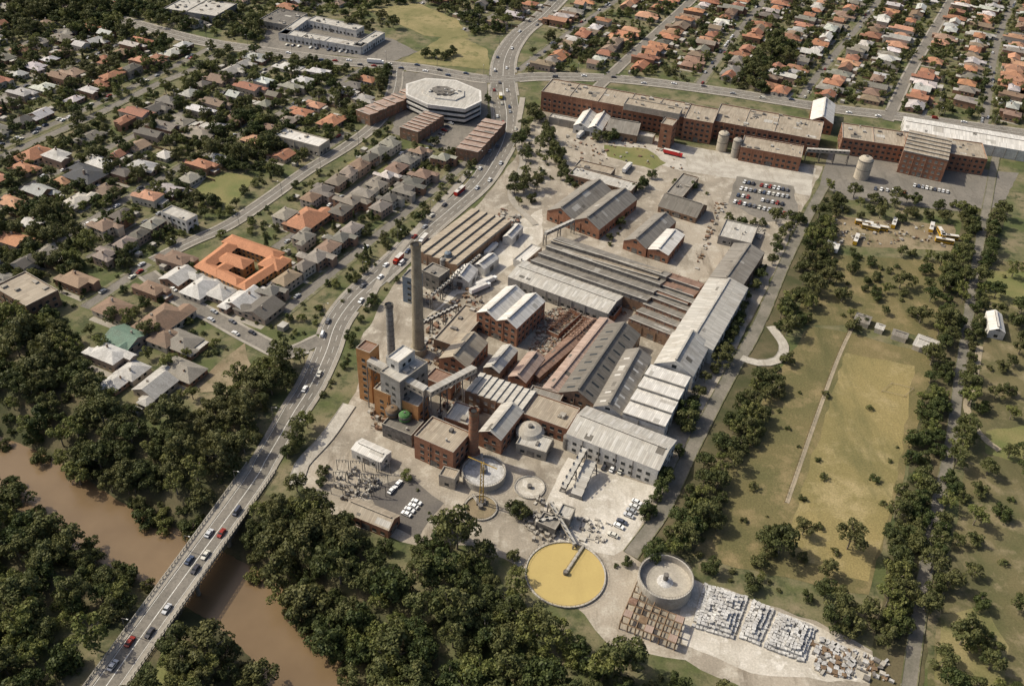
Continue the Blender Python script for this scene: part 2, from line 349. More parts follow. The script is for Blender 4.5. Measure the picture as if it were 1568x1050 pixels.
# ---------------------------------------------------------------- bridge
mb=MB(['concrete','steel','pale_concrete']); A=S(400,716); Bq=S(120,1110); d=(Bq-A); LL=d.length; u=d/LL; nv=Vector((-u.y,u.x))
mb.prism([A+nv*6.9,Bq+nv*6.9,Bq-nv*6.9,A-nv*6.9],-.5,.245,0,bottom=True)
for s in(-1,1):
    mb.prism([A+nv*(s*4.8+.2),Bq+nv*(s*4.8+.2),Bq+nv*(s*4.8-.2),A+nv*(s*4.8-.2)],-2.6,-.501,1,bottom=True)
    e=s*6.7
    for h0,h1 in((.9,1.05),(1.5,1.62)):
        mb.prism([A+nv*(e+.1),Bq+nv*(e+.1),Bq+nv*(e-.1),A+nv*(e-.1)],h0,h1,2,bottom=True)
    t=0
    while t<LL:
        c=A+u*t+nv*e; mb.box(c,u*.14,nv*.14,.245,1.5,2); 
        if t+2<LL: mb.beam((*c,.3),(*(c+u*2),1.5),.06,2); mb.beam((*c,-.6),(*(c+u*2),-2.5),.07,1); mb.beam((*c,-2.5),(*(c+u*2),-.6),.07,1)
        t+=2
t=12
while t<LL:
    c=A+u*t
    for s in(-1,1): mb.cyl(c+nv*s*4,1.0,.9,-14,-2.6,12,0)
    mb.box(c,u*.9,nv*5.6,-3.6,-2.61,0,bottom=True); t+=24
mb.obj('road_bridge')
# ---------------------------------------------------------------- buildings
def wall_windows(mb,a,b_,z0,z1,gm,w=2.0,hh=1.7,gap=1.9,st=3.8):
    a=Vector(a);b_=Vector(b_); L=(b_-a).length; 
    if L<4: return
    u=(b_-a)/L; o=Vector((u.y,-u.x))*.05; n=int((L-1)/(w+gap)); fl=int((z1-z0)/st)
    if n<1: return
    m0=(L-n*(w+gap)+gap)/2
    for f in range(max(fl,1)):
        zb=z0+1.2+f*st
        if zb+hh>z1-.2: break
        for i in range(n):
            p=a+u*(m0+i*(w+gap))+o; q=p+u*w
            mb.q([(*p,zb),(*q,zb),(*q,zb+hh),(*p,zb+hh)],gm)
            s=o*2; mb.q([(*(p+s),zb-.15),(*(q+s),zb-.15),(*(q),zb-.02),(*(p),zb-.02)],3)
def rect(A,B,C,h):
    a=S(*A,h);b_=S(*B,h);c=S(*C,h); L=(b_-a).length; u=(b_-a)/L; v=Vector((-u.y,u.x)); D=(c-b_).dot(v)
    if D<0:
        a=a+v*D; D=-D
    return a,u,v,L,D
def bldg(name,A,B,C,h,kind='flat',roof='roof_grey',wall='brick',n=1,win=True,base=0,rise=None,skyl=False,clutter=0,gm='glass'):
    a,u,v,L,D=rect(A,B,C,h); P=lambda i,j,z:(*(a+u*i+v*j),z)
    mb=MB([wall,roof,gm,'concrete','steel','roof_white','roof_dark','roof_pale'])
    cor=[a,a+u*L,a+u*L+v*D,a+v*D]; markpoly([a-u-v,a+u*(L+1)-v,a+u*(L+1)+v*(D+1),a-u+v*(D+1)])
    for i in range(4):
        p,q=cor[i],cor[(i+1)%4]; mb.q([(*p,base),(*q,base),(*q,h),(*p,h)],0)
        if win: wall_windows(mb,p,q,base,h,2)
        e=(q-p).normalized(); o=Vector((e.y,-e.x))*.07; m_=(p+q)/2
        if (q-p).length>9 and base==0:
            mb.q([(*(m_-e*1.8+o),0.05),(*(m_+e*1.8+o),0.05),(*(m_+e*1.8+o),3.4),(*(m_-e*1.8+o),3.4)],4)
            for k in range(1,int((q-p).length/8)):
                pp=p+e*k*8+o*2; mb.beam((*pp,0),(*pp,h-.2),.14,4 if wall.startswith('white') else 0)
    def patches(f,W_,D_,k):
        for _ in range(k):
            x=random.uniform(0,max(.1,W_-4));y=random.uniform(.05,.75); x2=min(W_,x+random.choice([1.8,2.7,3.6,7.2])); y2=min(.97,y+random.uniform(.15,.6))
            mb.q([f(x,y),f(x2,y),f(x2,y2),f(x,y2)],random.choice([1,7,6,1]) if roof in('roof_grey','roof_pale','roof_tan') else random.choice([1,7 if roof=='roof_white' else 6]))
    if kind=='flat':
        t=.35; pz=h+.7
        mb.q([P(0,0,h),P(L,0,h),P(L,D,h),P(0,D,h)],1)
        for (i0,j0,i1,j1) in((-.05,-.05,L+.05,t),(-.05,D-t,L+.05,D+.05),(-.05,t,t,D-t),(L-t,t,L+.05,D-t)):
            mb.prism([a+u*i0+v*j0,a+u*i1+v*j0,a+u*i1+v*j1,a+u*i0+v*j1],h-.4,pz,0,3)
        clutter=clutter or int(L*D/110)
        if L*D>900: # fire walls and felt repairs break up long flat roofs
            for k in range(1,int(L/22)): mb.prism([a+u*(k*22)+v*t,a+u*(k*22+.3)+v*t,a+u*(k*22+.3)+v*(D-t),a+u*(k*22)+v*(D-t)],h+.004,h+.5,0,3)
            for k in range(int(L*D/250)):
                x=random.uniform(1,L-8);y=random.uniform(1,max(1.1,D-5)); x2=x+random.uniform(3,7);y2=min(D-1,y+random.uniform(1.5,6)); zz=h+.02+.004*(k%9)
                mb.q([P(x,y,zz),P(x2,y,zz),P(x2,y2,zz),P(x,y2,zz)],random.choice([1,3,6,7]))
    elif kind=='gable_v':
        w=L/n; r=rise or w*.27; o=.4
        for k in range(n):
            x0=k*w;x1=x0+w;xm=x0+w/2
            mb.q([P(x0,D+o,h),P(x0,-o,h),P(xm,-o,h+r),P(xm,D+o,h+r)],1)
            mb.q([P(x1,-o,h),P(x1,D+o,h),P(xm,D+o,h+r),P(xm,-o,h+r)],1)
            mb.q([P(x0,0,h),P(x1,0,h),P(xm,0,h+r-.06)],0); mb.q([P(x1,D,h),P(x0,D,h),P(xm,D,h+r-.06)],0)
            mb.prism([a+u*(xm-.5)+v*1,a+u*(xm+.5)+v*1,a+u*(xm+.5)+v*(D-1),a+u*(xm-.5)+v*(D-1)],h+r-.25,h+r+.5,4,1)
            patches(lambda X_,T_:P(x0+(xm-x0)*T_,D-X_,h+r*T_+.04),D,1,int(D/14)); patches(lambda X_,T_:P(x1+(xm-x1)*T_,X_,h+r*T_+.04),D,1,int(D/14))
            if w>7: mb.q([P(xm-1.2,-.05,h+r*.2),P(xm+1.2,-.05,h+r*.2),P(xm+1.2,-.05,h+r*.55),P(xm-1.2,-.05,h+r*.55)],2)
            if skyl:
                for j in range(int(D/7)):
                    y0=3+j*7
                    for s,e0,e1 in((1,x0,xm),(-1,x1,xm)):
                        if random.random()<.15: continue
                        f=lambda t:e0+(e1-e0)*t
                        q=[P(f(.3),y0,h+r*.3+.07),P(f(.3),y0+1.2,h+r*.3+.07),P(f(.7),y0+1.2,h+r*.7+.07),P(f(.7),y0,h+r*.7+.07)]
                        mb.q(q,5 if skyl==1 else 2)
    elif kind=='gable_u':
        w=D/n; r=rise or w*.27; o=.4
        for k in range(n):
            y0=k*w;y1=y0+w;ym=y0+w/2
            mb.q([P(-o,y0,h),P(L+o,y0,h),P(L+o,ym,h+r),P(-o,ym,h+r)],1)
            mb.q([P(L+o,y1,h),P(-o,y1,h),P(-o,ym,h+r),P(L+o,ym,h+r)],1)
            mb.q([P(0,y1,h),P(0,y0,h),P(0,ym,h+r-.06)],0); mb.q([P(L,y0,h),P(L,y1,h),P(L,ym,h+r-.06)],0)
            mb.prism([a+u*1+v*(ym-.4),a+u*(L-1)+v*(ym-.4),a+u*(L-1)+v*(ym+.4),a+u*1+v*(ym+.4)],h+r-.2,h+r+.4,4,1)
            patches(lambda X_,T_:P(X_,y0+(ym-y0)*T_,h+r*T_+.04),L,1,int(L/10))
            if skyl:
                for j in range(int(L/6)):
                    x0=2.5+j*6
                    for e0,e1 in((y0,ym),(y1,ym)):
                        if random.random()<.15: continue
                        f=lambda t:e0+(e1-e0)*t
                        mb.q([P(x0,f(.25),h+r*.25+.07),P(x0+1.1,f(.25),h+r*.25+.07),P(x0+1.1,f(.75),h+r*.75+.07),P(x0,f(.75),h+r*.75+.07)],5 if skyl==1 else 2)
    elif kind=='saw':
        w=D/n; r=rise or w*.38
        for k in range(n):
            y0=k*w;y1=y0+w
            mb.q([P(0,y0,h),P(L,y0,h),P(L,y0+.3,h+r),P(0,y0+.3,h+r)],2)
            mb.q([P(0,y0+.3,h+r),P(L,y0+.3,h+r),P(L,y1,h+.01),P(0,y1,h+.01)],1)
            patches(lambda X_,T_:P(X_,y0+.3+(y1-y0-.3)*(1-T_),h+r*T_+.05),L,1,int(L/12))
            mb.q([P(0,y1,h),P(0,y0,h),P(0,y0+.3,h+r)],0); mb.q([P(L,y0,h),P(L,y1,h),P(L,y0+.3,h+r)],0)
            for j in range(int(L/5)): mb.beam(P(j*5+2,y0-.05,h),P(j*5+2,y0+.25,h+r),.12,4)
            mb.beam(P(0,y0,h+r),P(L,y0,h+r),.16,7)
    elif kind=='saw_u':
        w=L/n; r=rise or w*.38
        for k in range(n):
            x0=k*w;x1=x0+w
            mb.q([P(x1,0,h),P(x1,D,h),P(x1-.3,D,h+r),P(x1-.3,0,h+r)],2)
            mb.q([P(x0,D,h+.01),P(x0,0,h+.01),P(x1-.3,0,h+r),P(x1-.3,D,h+r)],1)
            mb.q([P(x0,0,h),P(x1,0,h),P(x1-.3,0,h+r)],0); mb.q([P(x1,D,h),P(x0,D,h),P(x1-.3,D,h+r)],0)
    for _ in range(clutter if kind=='flat' else 0):
        x=random.uniform(2,max(2.1,L-2));y=random.uniform(2,max(2.1,D-2)); sx=random.uniform(.5,1.8);sy=random.uniform(.5,1.5)
        sx=min(sx,L*.2); sy=min(sy,D*.2)
        z=h+random.uniform(.6,1.6)
        if random.random()<.35: mb.cyl(a+u*x+v*y,.5,.5,h,z,10,7)
        else: mb.box(a+u*x+v*y,u*sx,v*sy,h,z,random.choice([3,4,7]))
    return mb.obj(name)
# north complex
bldg('long_brick_mill',(829,141),(1052,182),(1060,160),15,'flat','roof_tan','brick',clutter=30)
bldg('brick_mill_block',(1047,182),(1092,190),(1100,168),16,'flat','roof_tan','brick')
bldg('brick_mill_wing',(1092,186),(1255,216),(1262,188),13,'flat','roof_tan','brick',clutter=20)
bldg('brick_annex',(1134,226),(1227,243),(1232,225),10,'flat','roof_tan','brick')
bldg('brick_factory',(1290,212),(1512,245),(1516,222),12,'flat','roof_tan','brick')
bldg('brick_factory_hall',(1383,232),(1452,247),(1456,212),16,'saw','roof_tan','brick',n=6,rise=1.0,gm='roof_grey')
bldg('white_warehouse',(1384,200),(1600,237),(1604,215),8,'gable_u','roof_white','white_wall',win=False,rise=2)
bldg('white_gabled_factory',(1240,184),(1276,190),(1278,160),9,'gable_v','roof_white','brick')
bldg('roof_plant_house',(955,160),(1040,176),(1044,166),19,'flat','roof_tan','render_wall',base=15.05,win=False)
bldg('brick_stair_tower',(1012,190),(1030,194),(1034,184),18,'flat','roof_tan','brick')
bldg('loading_dock',(840,180),(1000,212),(1002,206),5,'flat','roof_pale','concrete',win=False)
bldg('small_warehouse',(878,192),(922,200),(926,176),6,'gable_v','roof_white','white_wall',n=2)
bldg('small_warehouse',(928,200),(975,208),(978,190),6,'gable_u','roof_grey','brick_brown')
bldg('low_office',(870,268),(966,294),(972,280),5,'flat','roof_pale','brick_brown')
bldg('low_office',(880,255),(935,268),(940,258),5,'flat','roof_tan','brick_brown')
bldg('low_shed',(1008,316),(1066,334),(1074,312),4,'gable_u','roof_dark','brick_brown')
bldg('low_shed',(1020,296),(1045,303),(1060,270),4,'flat','roof_grey','brick_brown')
bldg('twin_gable_store',(838,322),(918,352),(966,302),7,'gable_v','roof_grey','brick',n=2)
bldg('gable_store',(955,368),(990,381),(1022,335),6,'gable_v','roof_grey','brick')
bldg('white_gable_store',(992,381),(1024,391),(1042,358),6,'gable_v','roof_white','brick',rise=2)
bldg('amenities_block',(1100,362),(1150,374),(1168,350),5,'flat','roof_pale','grey_wall')
# centre
bldg('sawtooth_hall',(812,404),(990,466),(1016,414),7,'saw','roof_grey','brick_brown',n=4,gm='steel',rise=2.6)
bldg('sawtooth_hall',(836,382),(1006,432),(1016,414),7,'saw','roof_tan','brick_brown',n=2,gm='steel',rise=2.4)
bldg('pale_roof_hall',(778,424),(930,480),(948,450),7,'gable_u','roof_pale','grey_wall',skyl=1,n=1,rise=2)
bldg('gutted_sawtooth',(962,492),(1032,520),(1062,456),6,'saw','roof_grey','brick_brown',n=5,gm='rust',rise=2.3)
bldg('gutted_sawtooth',(1000,452),(1052,470),(1072,432),6,'saw','roof_rust','brick',n=3,gm='steel',rise=2.0)
bldg('twin_gable_brick_mill',(730,478),(792,503),(830,460),12,'gable_v','roof_white','brick',n=2,skyl=1)
bldg('long_machine_hall',(855,600),(912,620),(988,515),8,'gable_v','roof_dark','brick_brown',skyl=2,rise=5)
bldg('machine_hall_lean_to',(830,593),(856,603),(935,492),6,'gable_v','roof_pink','brick_brown',rise=1.4)
bldg('stripped_hall',(806,568),(826,578),(898,484),4,'gable_v','roof_rust','rust',rise=1.2,win=False)
bldg('grey_gable_hall',(908,622),(952,636),(1000,548),9,'gable_v','roof_grey','white_wall',skyl=1)
bldg('white_sawtooth_hall',(953,634),(1018,656),(1062,578),10,'saw','roof_white','white_wall',n=4,rise=1.3,gm='grey_wall')
bldg('long_east_shed',(1001,556),(1062,576),(1090,528),9,'gable_v','roof_pale','white_wall',skyl=1)
bldg('long_east_shed',(1028,515),(1092,536),(1142,440),9,'gable_v','roof_pale','white_wall',skyl=0,rise=3)
bldg('grey_east_store',(1086,424),(1136,440),(1168,386),9,'gable_v','roof_grey','brick_brown',rise=3)
bldg('finishing_hall',(868,664),(1008,720),(1032,672),10,'gable_u','roof_pale','white_wall',skyl=1,rise=3.2)
bldg('gable_workshop',(672,548),(716,563),(744,524),8,'gable_v','roof_tan','brick')
bldg('gable_workshop',(740,562),(765,571),(790,536),7,'gable_v','roof_pale','brick_brown')
bldg('gable_workshop',(778,576),(806,586),(832,548),6,'gable_v','roof_pink','brick')
bldg('pulp_hall',(712,598),(800,630),(820,600),9,'saw_u','roof_pale','brick_brown',n=9,rise=.7,gm='grey_wall')
bldg('preparation_building',(800,634),(868,658),(888,626),8,'flat','roof_tan','brick')
bldg('preparation_building',(808,604),(856,618),(868,606),7,'flat','roof_grey','brick')
bldg('flat_roof_store',(664,520),(700,532),(745,478),6,'flat','roof_tan','brick_brown')
bldg('flat_roof_store',(650,580),(690,596),(708,580),7,'flat','roof_rust','brick')
bldg('brick_power_block',(634,668),(694,694),(714,660),13,'flat','roof_tan','brick')
bldg('brick_gable_block',(733,660),(768,674),(796,628),9,'gable_v','roof_pale','brick')
bldg('brick_store',(680,640),(716,652),(726,624),9,'flat','roof_pale','brick')
bldg('screen_house',(790,680),(836,694),(846,672),5,'flat','roof_pale','concrete')
bldg('boiler_house',(582,570),(612,587),(650,553),26,'flat','roof_pale','grey_wall')
bldg('boiler_house_top',(592,548),(610,557),(640,540),31,'flat','roof_white','white_wall',base=26.05)
bldg('orange_brick_tower',(545,534),(566,542),(578,528),30,'flat','roof_rust','brick_orange')
bldg('brick_turbine_hall',(572,596),(640,624),(652,604),15,'flat','roof_pale','brick_orange')
bldg('turbine_annex',(585,650),(630,668),(648,645),7,'flat','roof_dark','steel')
bldg('site_office',(538,688),(582,708),(594,688),5,'gable_u','roof_white','white_wall',rise=1.2)
bldg('pump_house',(526,784),(594,812),(612,788),5,'gable_u','roof_tan','brick')
bldg('roadside_store',(636,384),(700,408),(760,332),7,'saw_u','roof_tan','brick_brown',n=5,rise=1.2,gm='roof_grey')
bldg('blue_clad_tower',(616,424),(636,430),(644,418),16,'flat','roof_grey','blue_steel')
bldg('clad_plant_room',(646,415),(672,426),(684,412),10,'flat','roof_grey','steel')
bldg('white_shed',(690,425),(718,432),(740,415),5,'gable_v','roof_white','white_wall',win=False)
bldg('white_shed',(725,405),(742,412),(756,392),5,'gable_v','roof_white','white_wall',win=False)
bldg('white_shed',(770,362),(784,366),(796,346),5,'gable_v','roof_white','white_wall',win=False)
bldg('white_shed',(786,398),(802,404),(824,378),4,'flat','roof_white','white_wall',win=False)
bldg('electrical_kiosk',(672,728),(696,735),(700,720),6,'flat','roof_tan','render_wall')
for P,rf in [(((1308,490),(1330,497),(1336,485)),'roof_grey'),(((1340,502),(1352,506),(1357,498)),'roof_pale'),(((1366,512),(1388,519),(1392,510)),'roof_grey'),(((1398,528),(1430,540),(1438,522)),'roof_pale')]:
    bldg('farm_shed',*P,3,'gable_u',rf,'render_wall',win=False,rise=1.2)
bldg('park_pavilion',(1515,505),(1540,510),(1556,486),5,'gable_v','roof_white','white_wall')
for P in [((426,52),(552,74),(556,66)),((426,52),(440,54),(478,28)),((540,70),(555,73),(552,44)),((470,32),(545,48),(552,40))]:
    bldg('courtyard_office_wing',*P,6,'flat','roof_pale','white_wall')
bldg('commercial_block',(395,32),(440,40),(460,20),6,'flat','roof_dark','grey_wall')
bldg('commercial_block',(250,14),(330,26),(350,5),7,'flat','roof_pale','grey_wall')
for A,B,C in [((545,170),(566,178),(582,110)),((612,196),(640,204),(652,170)),((698,228),(732,235),(738,180))]:
    bldg('apartment_block',A,B,C,8,'saw','roof_pink','brick_brown',n=7,rise=1.0,gm='brick')
bldg('long_flat_building',(420,208),(488,226),(494,212),7,'flat','roof_white','render_wall')
bldg('flat_roofed_house',(246,325),(285,340),(296,328),8,'flat','roof_pale','white_wall')
bldg('school_hall',(-10,440),(40,470),(66,432),9,'flat','roof_tan','brick_brown')
# octagonal office
mb=MB(['white_wall','glass','roof_pale','steel','roof_dark']); P=W([(622,146),(622,130),(652,121),(698,124),(736,140),(737,156),(712,168),(655,161)],12)
P=P[::-1] if sum((P[i].x*P[(i+1)%8].y-P[(i+1)%8].x*P[i].y) for i in range(8))<0 else P
c=sum(P,Vector((0,0)))/8; sc=lambda k:[c+(p-c)*k for p in P]
for f in range(3):
    mb.prism(sc(.97),f*3.8,f*3.8+2.2,1); mb.prism(sc(1.0),f*3.8+2.2,f*3.8+3.8,0)
mb.prism(sc(1.01),11.41,12.6,0); mb.prism(sc(.95),12.3,12.61,2); mb.prism(sc(.55),12.61,13.6,0,2); mb.prism(sc(.3),13.6,14.3,3,4)
for i in range(16):
    a=random.random()*6.28; p=c+Vector((math.cos(a)*random.uniform(3,14),math.sin(a)*random.uniform(2,8))); mb.box(p,(1,0),(0,.8),13,14.8,random.choice([0,3]))
mb.obj('octagonal_office'); markpoly(sc(1.15))
def hip(mb,a,u,v,L,D,h,r,m,o=.5):
    P=lambda i,j,z:(*(a+u*i+v*j),z)
    if L>=D:
        e=D/2; R1=P(e,D/2,h+r);R2=P(L-e,D/2,h+r)
        mb.q([P(-o,-o,h),P(L+o,-o,h),R2,R1],m);mb.q([P(L+o,D+o,h),P(-o,D+o,h),R1,R2],m)
        mb.q([P(-o,D+o,h),P(-o,-o,h),R1],m);mb.q([P(L+o,-o,h),P(L+o,D+o,h),R2],m)
    else:
        e=L/2; R1=P(L/2,e,h+r);R2=P(L/2,D-e,h+r)
        mb.q([P(L+o,-o,h),P(L+o,D+o,h),R2,R1],m);mb.q([P(-o,D+o,h),P(-o,-o,h),R1,R2],m)
        mb.q([P(-o,-o,h),P(L+o,-o,h),R1],m);mb.q([P(L+o,D+o,h),P(-o,D+o,h),R2],m)
mb=MB(['brick_orange','roof_orange','glass','concrete'])
for k,(A,B,C) in enumerate([((298,408),(362,438),(372,426)),((362,438),(376,444),(432,392)),((340,370),(420,398),(432,386)),((298,408),(318,414),(352,372)),((330,398),(372,412),(384,398)),((395,405),(425,415),(436,398)),((318,418),(332,424),(346,402))]):
    a,u,v,L,D=rect(A,B,C,6); cor=[a,a+u*L,a+u*L+v*D,a+v*D]
    for i in range(4):
        p,q=cor[i],cor[(i+1)%4]; mb.q([(*p,0),(*q,0),(*q,6),(*p,6)],0); wall_windows(mb,p,q,0,6,2,1.6,1.4,1.6,2.9)
    hip(mb,a,u,v,L,D,6+k*.02,min(L,D)*.28,1)
mb.obj('orange_tiled_complex'); markpoly(W([(285,410),(340,362),(445,390),(380,455)]))
# ---------------------------------------------------------------- chimneys, silos, tanks
def chimney(name,base,topv,r0,r1,mats,k=28):
    b_=S(*base); h=hgt(base,topv); mb=MB(mats); n=12
    for i in range(n):
        f0=i/n;f1=(i+1)/n; mb.cyl(b_,r0+(r1-r0)*f0,r0+(r1-r0)*f1,h*f0,h*f1,k,0,cap=False)
        if 0<i: mb.cyl(b_,(r0+(r1-r0)*f0)+.07,(r0+(r1-r0)*f0)+.07,h*f0-.2,h*f0+.2,k,1,cap=True)
    mb.cyl(b_,r1+.35,r1+.45,h-1.6,h,k,1,cap=False); mb.cyl(b_,r1*.7,r1*.7,h-.4,h-.35,k,2); 
    mb.cyl(b_,r0+1,r0+.8,0,4,k,0)
    for z in range(2,int(h),1): mb.beam((b_.x+r0+.1,b_.y-.3,z),(b_.x+r0+.1,b_.y+.3,z),.04,2)
    mb.obj(name)
chimney('tall_concrete_chimney',(641,540),374,3.2,2.2,['chimney_concrete','chimney_concrete','tyre'])
chimney('steel_chimney',(600,555),466,2.0,1.7,['grey_wall','steel','tyre'])
chimney('brick_chimney',(724,700),628,2.4,1.9,['brick','brick_brown','tyre'])
def silo(name,base,r,h,mat='pale_concrete',dome=True,z0=0):
    b_=S(*base,z0); mb=MB([mat,'steel']); mb.cyl(b_,r,r,z0,z0+h,24,0); mb.cyl(b_,r+.15,r+.15,z0+h-.8,z0+h-.2,24,1); mb.cyl(b_,r+.1,r+.1,z0+h*.5,z0+h*.5+.4,24,1)
    if dome: mb.cyl(b_,r,r*.8,z0+h+.01,z0+h+r*.25,24,0,cap=False); mb.cyl(b_,r*.8,r*.4,z0+h+r*.25,z0+h+r*.42,24,0); mb.cyl(b_,r*.2,r*.15,z0+h+r*.42,z0+h+r*.6,12,1)
    mb.beam((b_.x+r+.3,b_.y,z0),(b_.x+r+.3,b_.y,z0+h),.12,1); mb.obj(name); markdisc(b_.x,b_.y,r+1)
silo('concrete_silo',(1023,216),2.6,12,'render_wall'); silo('concrete_silo',(1104,230),3.8,13,'render_wall'); silo('concrete_silo',(1125,240),3.2,13,'concrete'); silo('steel_silo',(1014,208),1.6,16,'steel')
silo('concrete_silo',(1318,272),5,14,'render_wall'); silo('storage_tank',(601,634),3.0,3.0,'timber',z0=7.75); silo('green_tank',(620,641),2.7,2.6,'green_tank',z0=7.75); silo('storage_tank',(640,632),2.5,7,'white_wall')
silo('storage_tank',(811,672),6.5,5,'pale_concrete'); silo('storage_tank',(868,685),2,7,'steel'); silo('steel_silo',(686,410),2,10,'blue_steel'); silo('steel_silo',(678,415),1.6,8,'grey_wall')
def clarifier(name,c,rpx,hh,fill,depth=.6,cone=False,arm=None):
    b_=S(*c,hh); s=(S(c[0]+rpx,c[1],hh)-b_).length; r=s; mb=MB(['pale_concrete',fill,'steel','concrete','bale_white'])
    k=56; t=.6; mb.cyl(b_,r,r,-.1,hh,k,0,cap=False)
    for i in range(k):
        f=lambda rr,j,z:(b_.x+rr*math.cos(2*math.pi*j/k),b_.y+rr*math.sin(2*math.pi*j/k),z)
        mb.q([f(r,i,hh),f(r,i+1,hh),f(r-t,i+1,hh),f(r-t,i,hh)],0); mb.q([f(r-t,i,hh),f(r-t,i+1,hh),f(r-t,i+1,hh-depth),f(r-t,i,hh-depth)],3)
        mb.beam(f(r-.2,i,hh),f(r-.2,i,hh+1.1),.04,2); mb.beam(f(r-.2,i,hh+1.1),f(r-.2,i+1,hh+1.1),.04,2)
    mb.q([(b_.x+(r-t)*math.cos(2*math.pi*i/k),b_.y+(r-t)*math.sin(2*math.pi*i/k),hh-depth) for i in range(k)],1)
    mb.cyl(b_,1.0,1.0,hh-depth,hh+1.2,14,2)
    if cone: mb.cyl(b_,r*.3,r*.1,hh-depth,hh-depth+1.3,20,4)
    if arm is not None:
        d=Vector((math.cos(arm),math.sin(arm))); nn=Vector((-d.y,d.x))
        mb.box(b_+d*(r/2),d*(r/2+.5),nn*.55,hh+.2,hh+.4,0,bottom=True)
        for s_ in(-1,1):
            for q in range(int(r/3)+1): mb.beam((*(b_+d*q*3+nn*s_*.55),hh+.4),(*(b_+d*q*3+nn*s_*.55),hh+1.3),.04,2)
            mb.beam((*(b_+nn*s_*.55),hh+1.3),(*(b_+d*r+nn*s_*.55),hh+1.3),.04,2)
    mb.obj(name); markdisc(b_.x,b_.y,r+2)
clarifier('yellow_settling_tank',(866,877),62,.8,'yellow_water',.4,arm=math.radians(62))
clarifier('concrete_clarifier_tank',(1020,882),42,7,'grey_sludge',3,cone=True)
clarifier('clarifier_tank',(741,720),34,3.6,'bale_grey',1.2,cone=False,arm=math.radians(100))
clarifier('shallow_round_tank',(811,745),24,.6,'dusty_yard',.3)
clarifier('sunken_round_tank',(736,776),26,.7,'bare_earth',.5,arm=math.radians(120))
def gallery(name,a,z1,b_,z2,w=2.2,hh=2.8,mat='render_wall',legs=True):
    A=S(*a,z1);B=S(*b_,z2); d=(B-A);L=d.length;u=d/L;nv=Vector((-u.y,u.x)); mb=MB([mat,'roof_pale','steel','glass'])
    P=lambda p,s,z:(*(p+nv*s*w/2),z)
    c=[P(A,-1,z1),P(B,-1,z2),P(B,1,z2),P(A,1,z1)]; t=[(x,y,z+hh) for x,y,z in c]
    mb.q(c[::-1],0); mb.q(t,1)
    for i in range(4): j=(i+1)%4; mb.q([c[i],c[j],t[j],t[i]],0)
    n=max(1,int(L/9))
    for i in range(n+1):
        f=i/n; p=A+d*f; z=z1+(z2-z1)*f
        if legs:
            for s in(-1,1): mb.beam((*(p+nv*s*w/2*1.3),0),P(p,s,z),.2,2)
            mb.beam((*(p+nv*w*.6),z*.4),P(p,-1,z*.9),.1,2); mb.beam((*(p-nv*w*.6),z*.4),P(p,1,z*.9),.1,2)
    for i in range(int(L/3)):
        for s in(-1,1):
            p=A+u*(i*3+1)+nv*s*(w/2+.04); q=p+u*1.4; zz=z1+(z2-z1)*(i*3+1)/L+1.2
            mb.q([(*p,zz),(*q,zz),(*q,zz+.9),(*p,zz+.9)],3)
    mb.obj(name)
gallery('coal_conveyor_gallery',(566,558),24,(652,604),20,4,3.5)
gallery('conveyor_gallery',(655,606),20,(726,568),12,3.5,3,'render_wall')
gallery('pipe_bridge',(1235,232),7,(1300,236),8,2.5,2.5,'concrete')
gallery('loading_conveyor',(895,690),10,(862,750),1.5,2.4,1.6,'steel')
gallery('loading_conveyor',(905,708),6,(882,760),1,5,1.2,'grey_wall')
gallery('conveyor_gallery',(640,500),9,(700,470),7,1.6,1.5,'steel')
gallery('conveyor_gallery',(660,455),8,(735,392),5,1.2,1.2,'render_wall')
gallery('pipe_gallery',(835,360),8,(878,340),8,2,2,'grey_wall')
gallery('loading_conveyor',(842,770),5,(880,835),2,1.4,1.2,'concrete'); gallery('loading_conveyor',(820,800),3,(872,790),4,1.4,1.2,'concrete')
bldg('screening_plant',(822,800),(850,812),(858,795),4,'flat','roof_grey','steel'); bldg('screening_plant',(852,790),(872,797),(880,778),5,'flat','roof_pale','concrete')
mb=MB(['crane_yellow','steel']); b_=S(737,770)
for s,t in((-1,-1),(1,-1),(1,1),(-1,1)): mb.beam((b_.x+s*.8,b_.y+t*.8,0),(b_.x+s*.5,b_.y+t*.5,24),.12,0)
for z in range(0,24,2):
    k=.8-z*.0125
    mb.beam((b_.x-k,b_.y-k,z),(b_.x+k,b_.y-k,z+2),.07,0); mb.beam((b_.x+k,b_.y-k,z),(b_.x+k,b_.y+k,z+2),.07,0); mb.beam((b_.x+k,b_.y+k,z),(b_.x-k,b_.y+k,z+2),.07,0); mb.beam((b_.x-k,b_.y+k,z),(b_.x-k,b_.y-k,z+2),.07,0)
mb.box(b_,(2,0),(0,1.6),0.05,1.4,1); mb.beam((b_.x-6,b_.y+2,25),(b_.x+6,b_.y-2,23),.2,0); mb.obj('lattice_crane')
